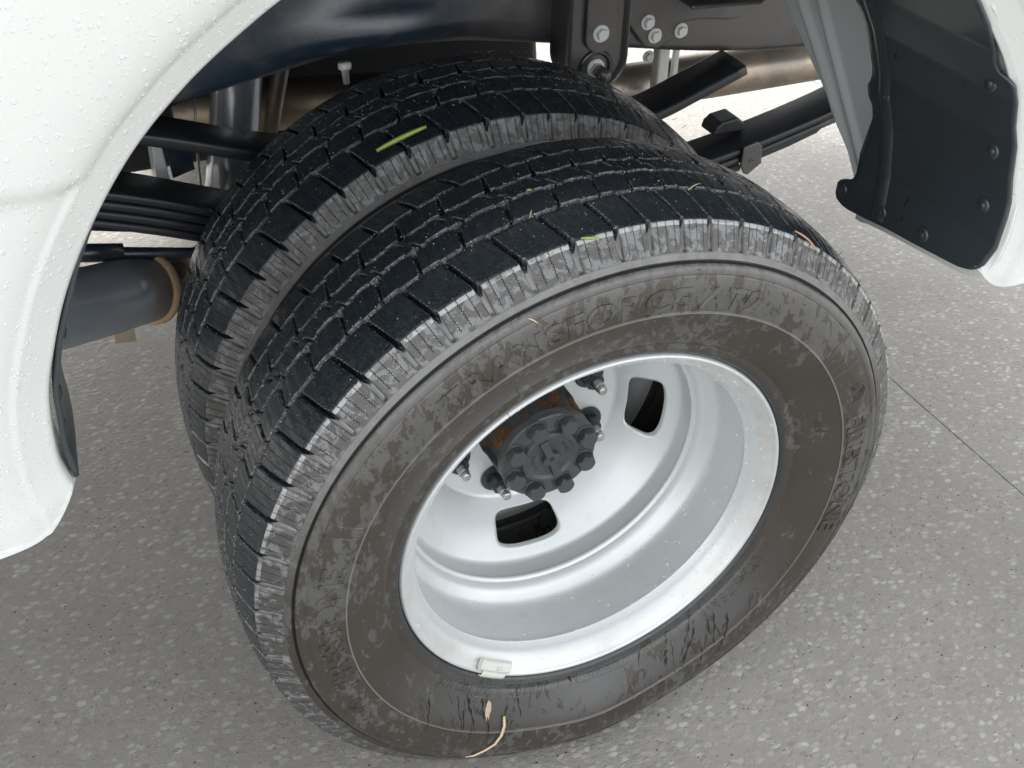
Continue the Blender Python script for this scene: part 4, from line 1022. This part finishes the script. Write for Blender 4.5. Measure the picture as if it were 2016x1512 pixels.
blade(arcpts(.3945, .3985, 77.6, 74.9, .0400, .0480, n=6, lift=.003, bow=.002), .0009, STRAW, 'straw_piece', 'curved pale straw on the tread near the top right of the outer tyre', 'straw')
blade(arcpts(.3905, .3830, 60.9, 55.2, .0010, -.0050, n=8, bow=.002), .0011, TWIG, 'leaf_stalk', 'reddish dry leaf stalk on the right shoulder of the outer tyre', 'leaf stalk', side=Vector((0, -1, .2)))
blade(arcpts(.3490, .3400, 108.3, 107.2, -.0262, -.0275, n=5, lift=0, bow=.001), .0009, STRAW, 'straw_piece', 'short pale straw on the side wall above the left lettering', 'straw', side=Vector((0, -1, 0)))
blade([at(.280, -116.0, -.0235), at(.292, -115.2, -.0285), at(.306, -115.0, -.0312), at(.320, -115.6, -.0325), at(.334, -116.8, -.0300), at(.345, -118.6, -.0285), at(.352, -119.6, -.0240)], .0026, STRAW, 'dry_stalk', 'long tan dry stalk hanging over the bottom of the outer side wall', 'stalk', side=Vector((0, -1, 0)), fold_=.5)
# dried mud smear
bm = bmesh.new(); cA = R_(-121.0); ring = []
c0 = Vector((.2745 * math.cos(cA), 0, .2745 * math.sin(cA)))
top_ = bm.verts.new((c0.x, float(surf_y(.2745)) - .0016, c0.z))
for k in range(22):
    t = 2 * math.pi * k / 22; rx = .0038 * (1 + .25 * rnd.random()); rz = .0085 * (1 + .3 * rnd.random()) * (1.5 if math.sin(t) < 0 and k % 3 == 0 else 1)
    x = c0.x + rx * math.cos(t) - rz * math.sin(t) * .25 * -1; z = c0.z + rz * math.sin(t); r = math.hypot(x, z); ring.append(bm.verts.new((x, float(surf_y(r)) - .0003, z)))
for k in range(22): bm.faces.new((top_, ring[k], ring[(k + 1) % 22]))
mu = bm_me(bm); obj('mud_smear', mu, MUDT, None, label='small tan mud smear low on the outer side wall', cat='mud', loc=(0, 0, AX))
# grit on the treads, with pale specks added as wet sparkle along groove edges
def grit(n, seed, y0, lo, hi, wide):
    r_ = random.Random(seed); bm = bmesh.new()
    for _ in range(n):
        a = R_(r_.uniform(lo, hi)); y = r_.uniform(-.012, wide) if r_.random() < .4 else r_.choice([.0435, .0485, .0775, .082, .103, .108, .137, .1415]) + r_.gauss(0, .0009); r = crown(max(.004, min(.181, y))) if y > 0 else float(np.interp(y, [-.0172, -.0012], [.3618, .3856]))
        p = Vector((r * math.cos(a), y + y0 - (.0004 if y < 0 else 0), AX + r * math.sin(a))); s = r_.choice([.00028, .00035, .00045, .0007]) * r_.uniform(.7, 1.3)
        v = [bm.verts.new(p + Vector((r_.uniform(.6, 1) * dx, r_.uniform(.6, 1) * dy_, r_.uniform(.6, 1) * dz)) * s) for dx, dy_, dz in ((1, 0, 0), (-1, 0, 0), (0, 1, 0), (0, -1, 0), (0, 0, 1), (0, 0, -1))]
        for f in ((0, 2, 4), (2, 1, 4), (1, 3, 4), (3, 0, 4), (2, 0, 5), (1, 2, 5), (3, 1, 5), (0, 3, 5)): bm.faces.new([v[i] for i in f])
    return bm_me(bm)
GRIT_SPARKLE = mat_plain('pale_grit_sparkle', (.5, .48, .44), (.75, .73, .68), 400, .5)
obj('grit', grit(1300, 21, 0, 60, 200, .12), GRIT_SPARKLE, None, smooth=False, kind='stuff', label='pale grit and painted sparkle specks over the outer tyre tread', cat='grit')
obj('grit', grit(500, 22, .275, 60, 170, .10), GRIT_SPARKLE, None, smooth=False, kind='stuff', label='pale grit and painted sparkle specks over the inner tyre tread', cat='grit')
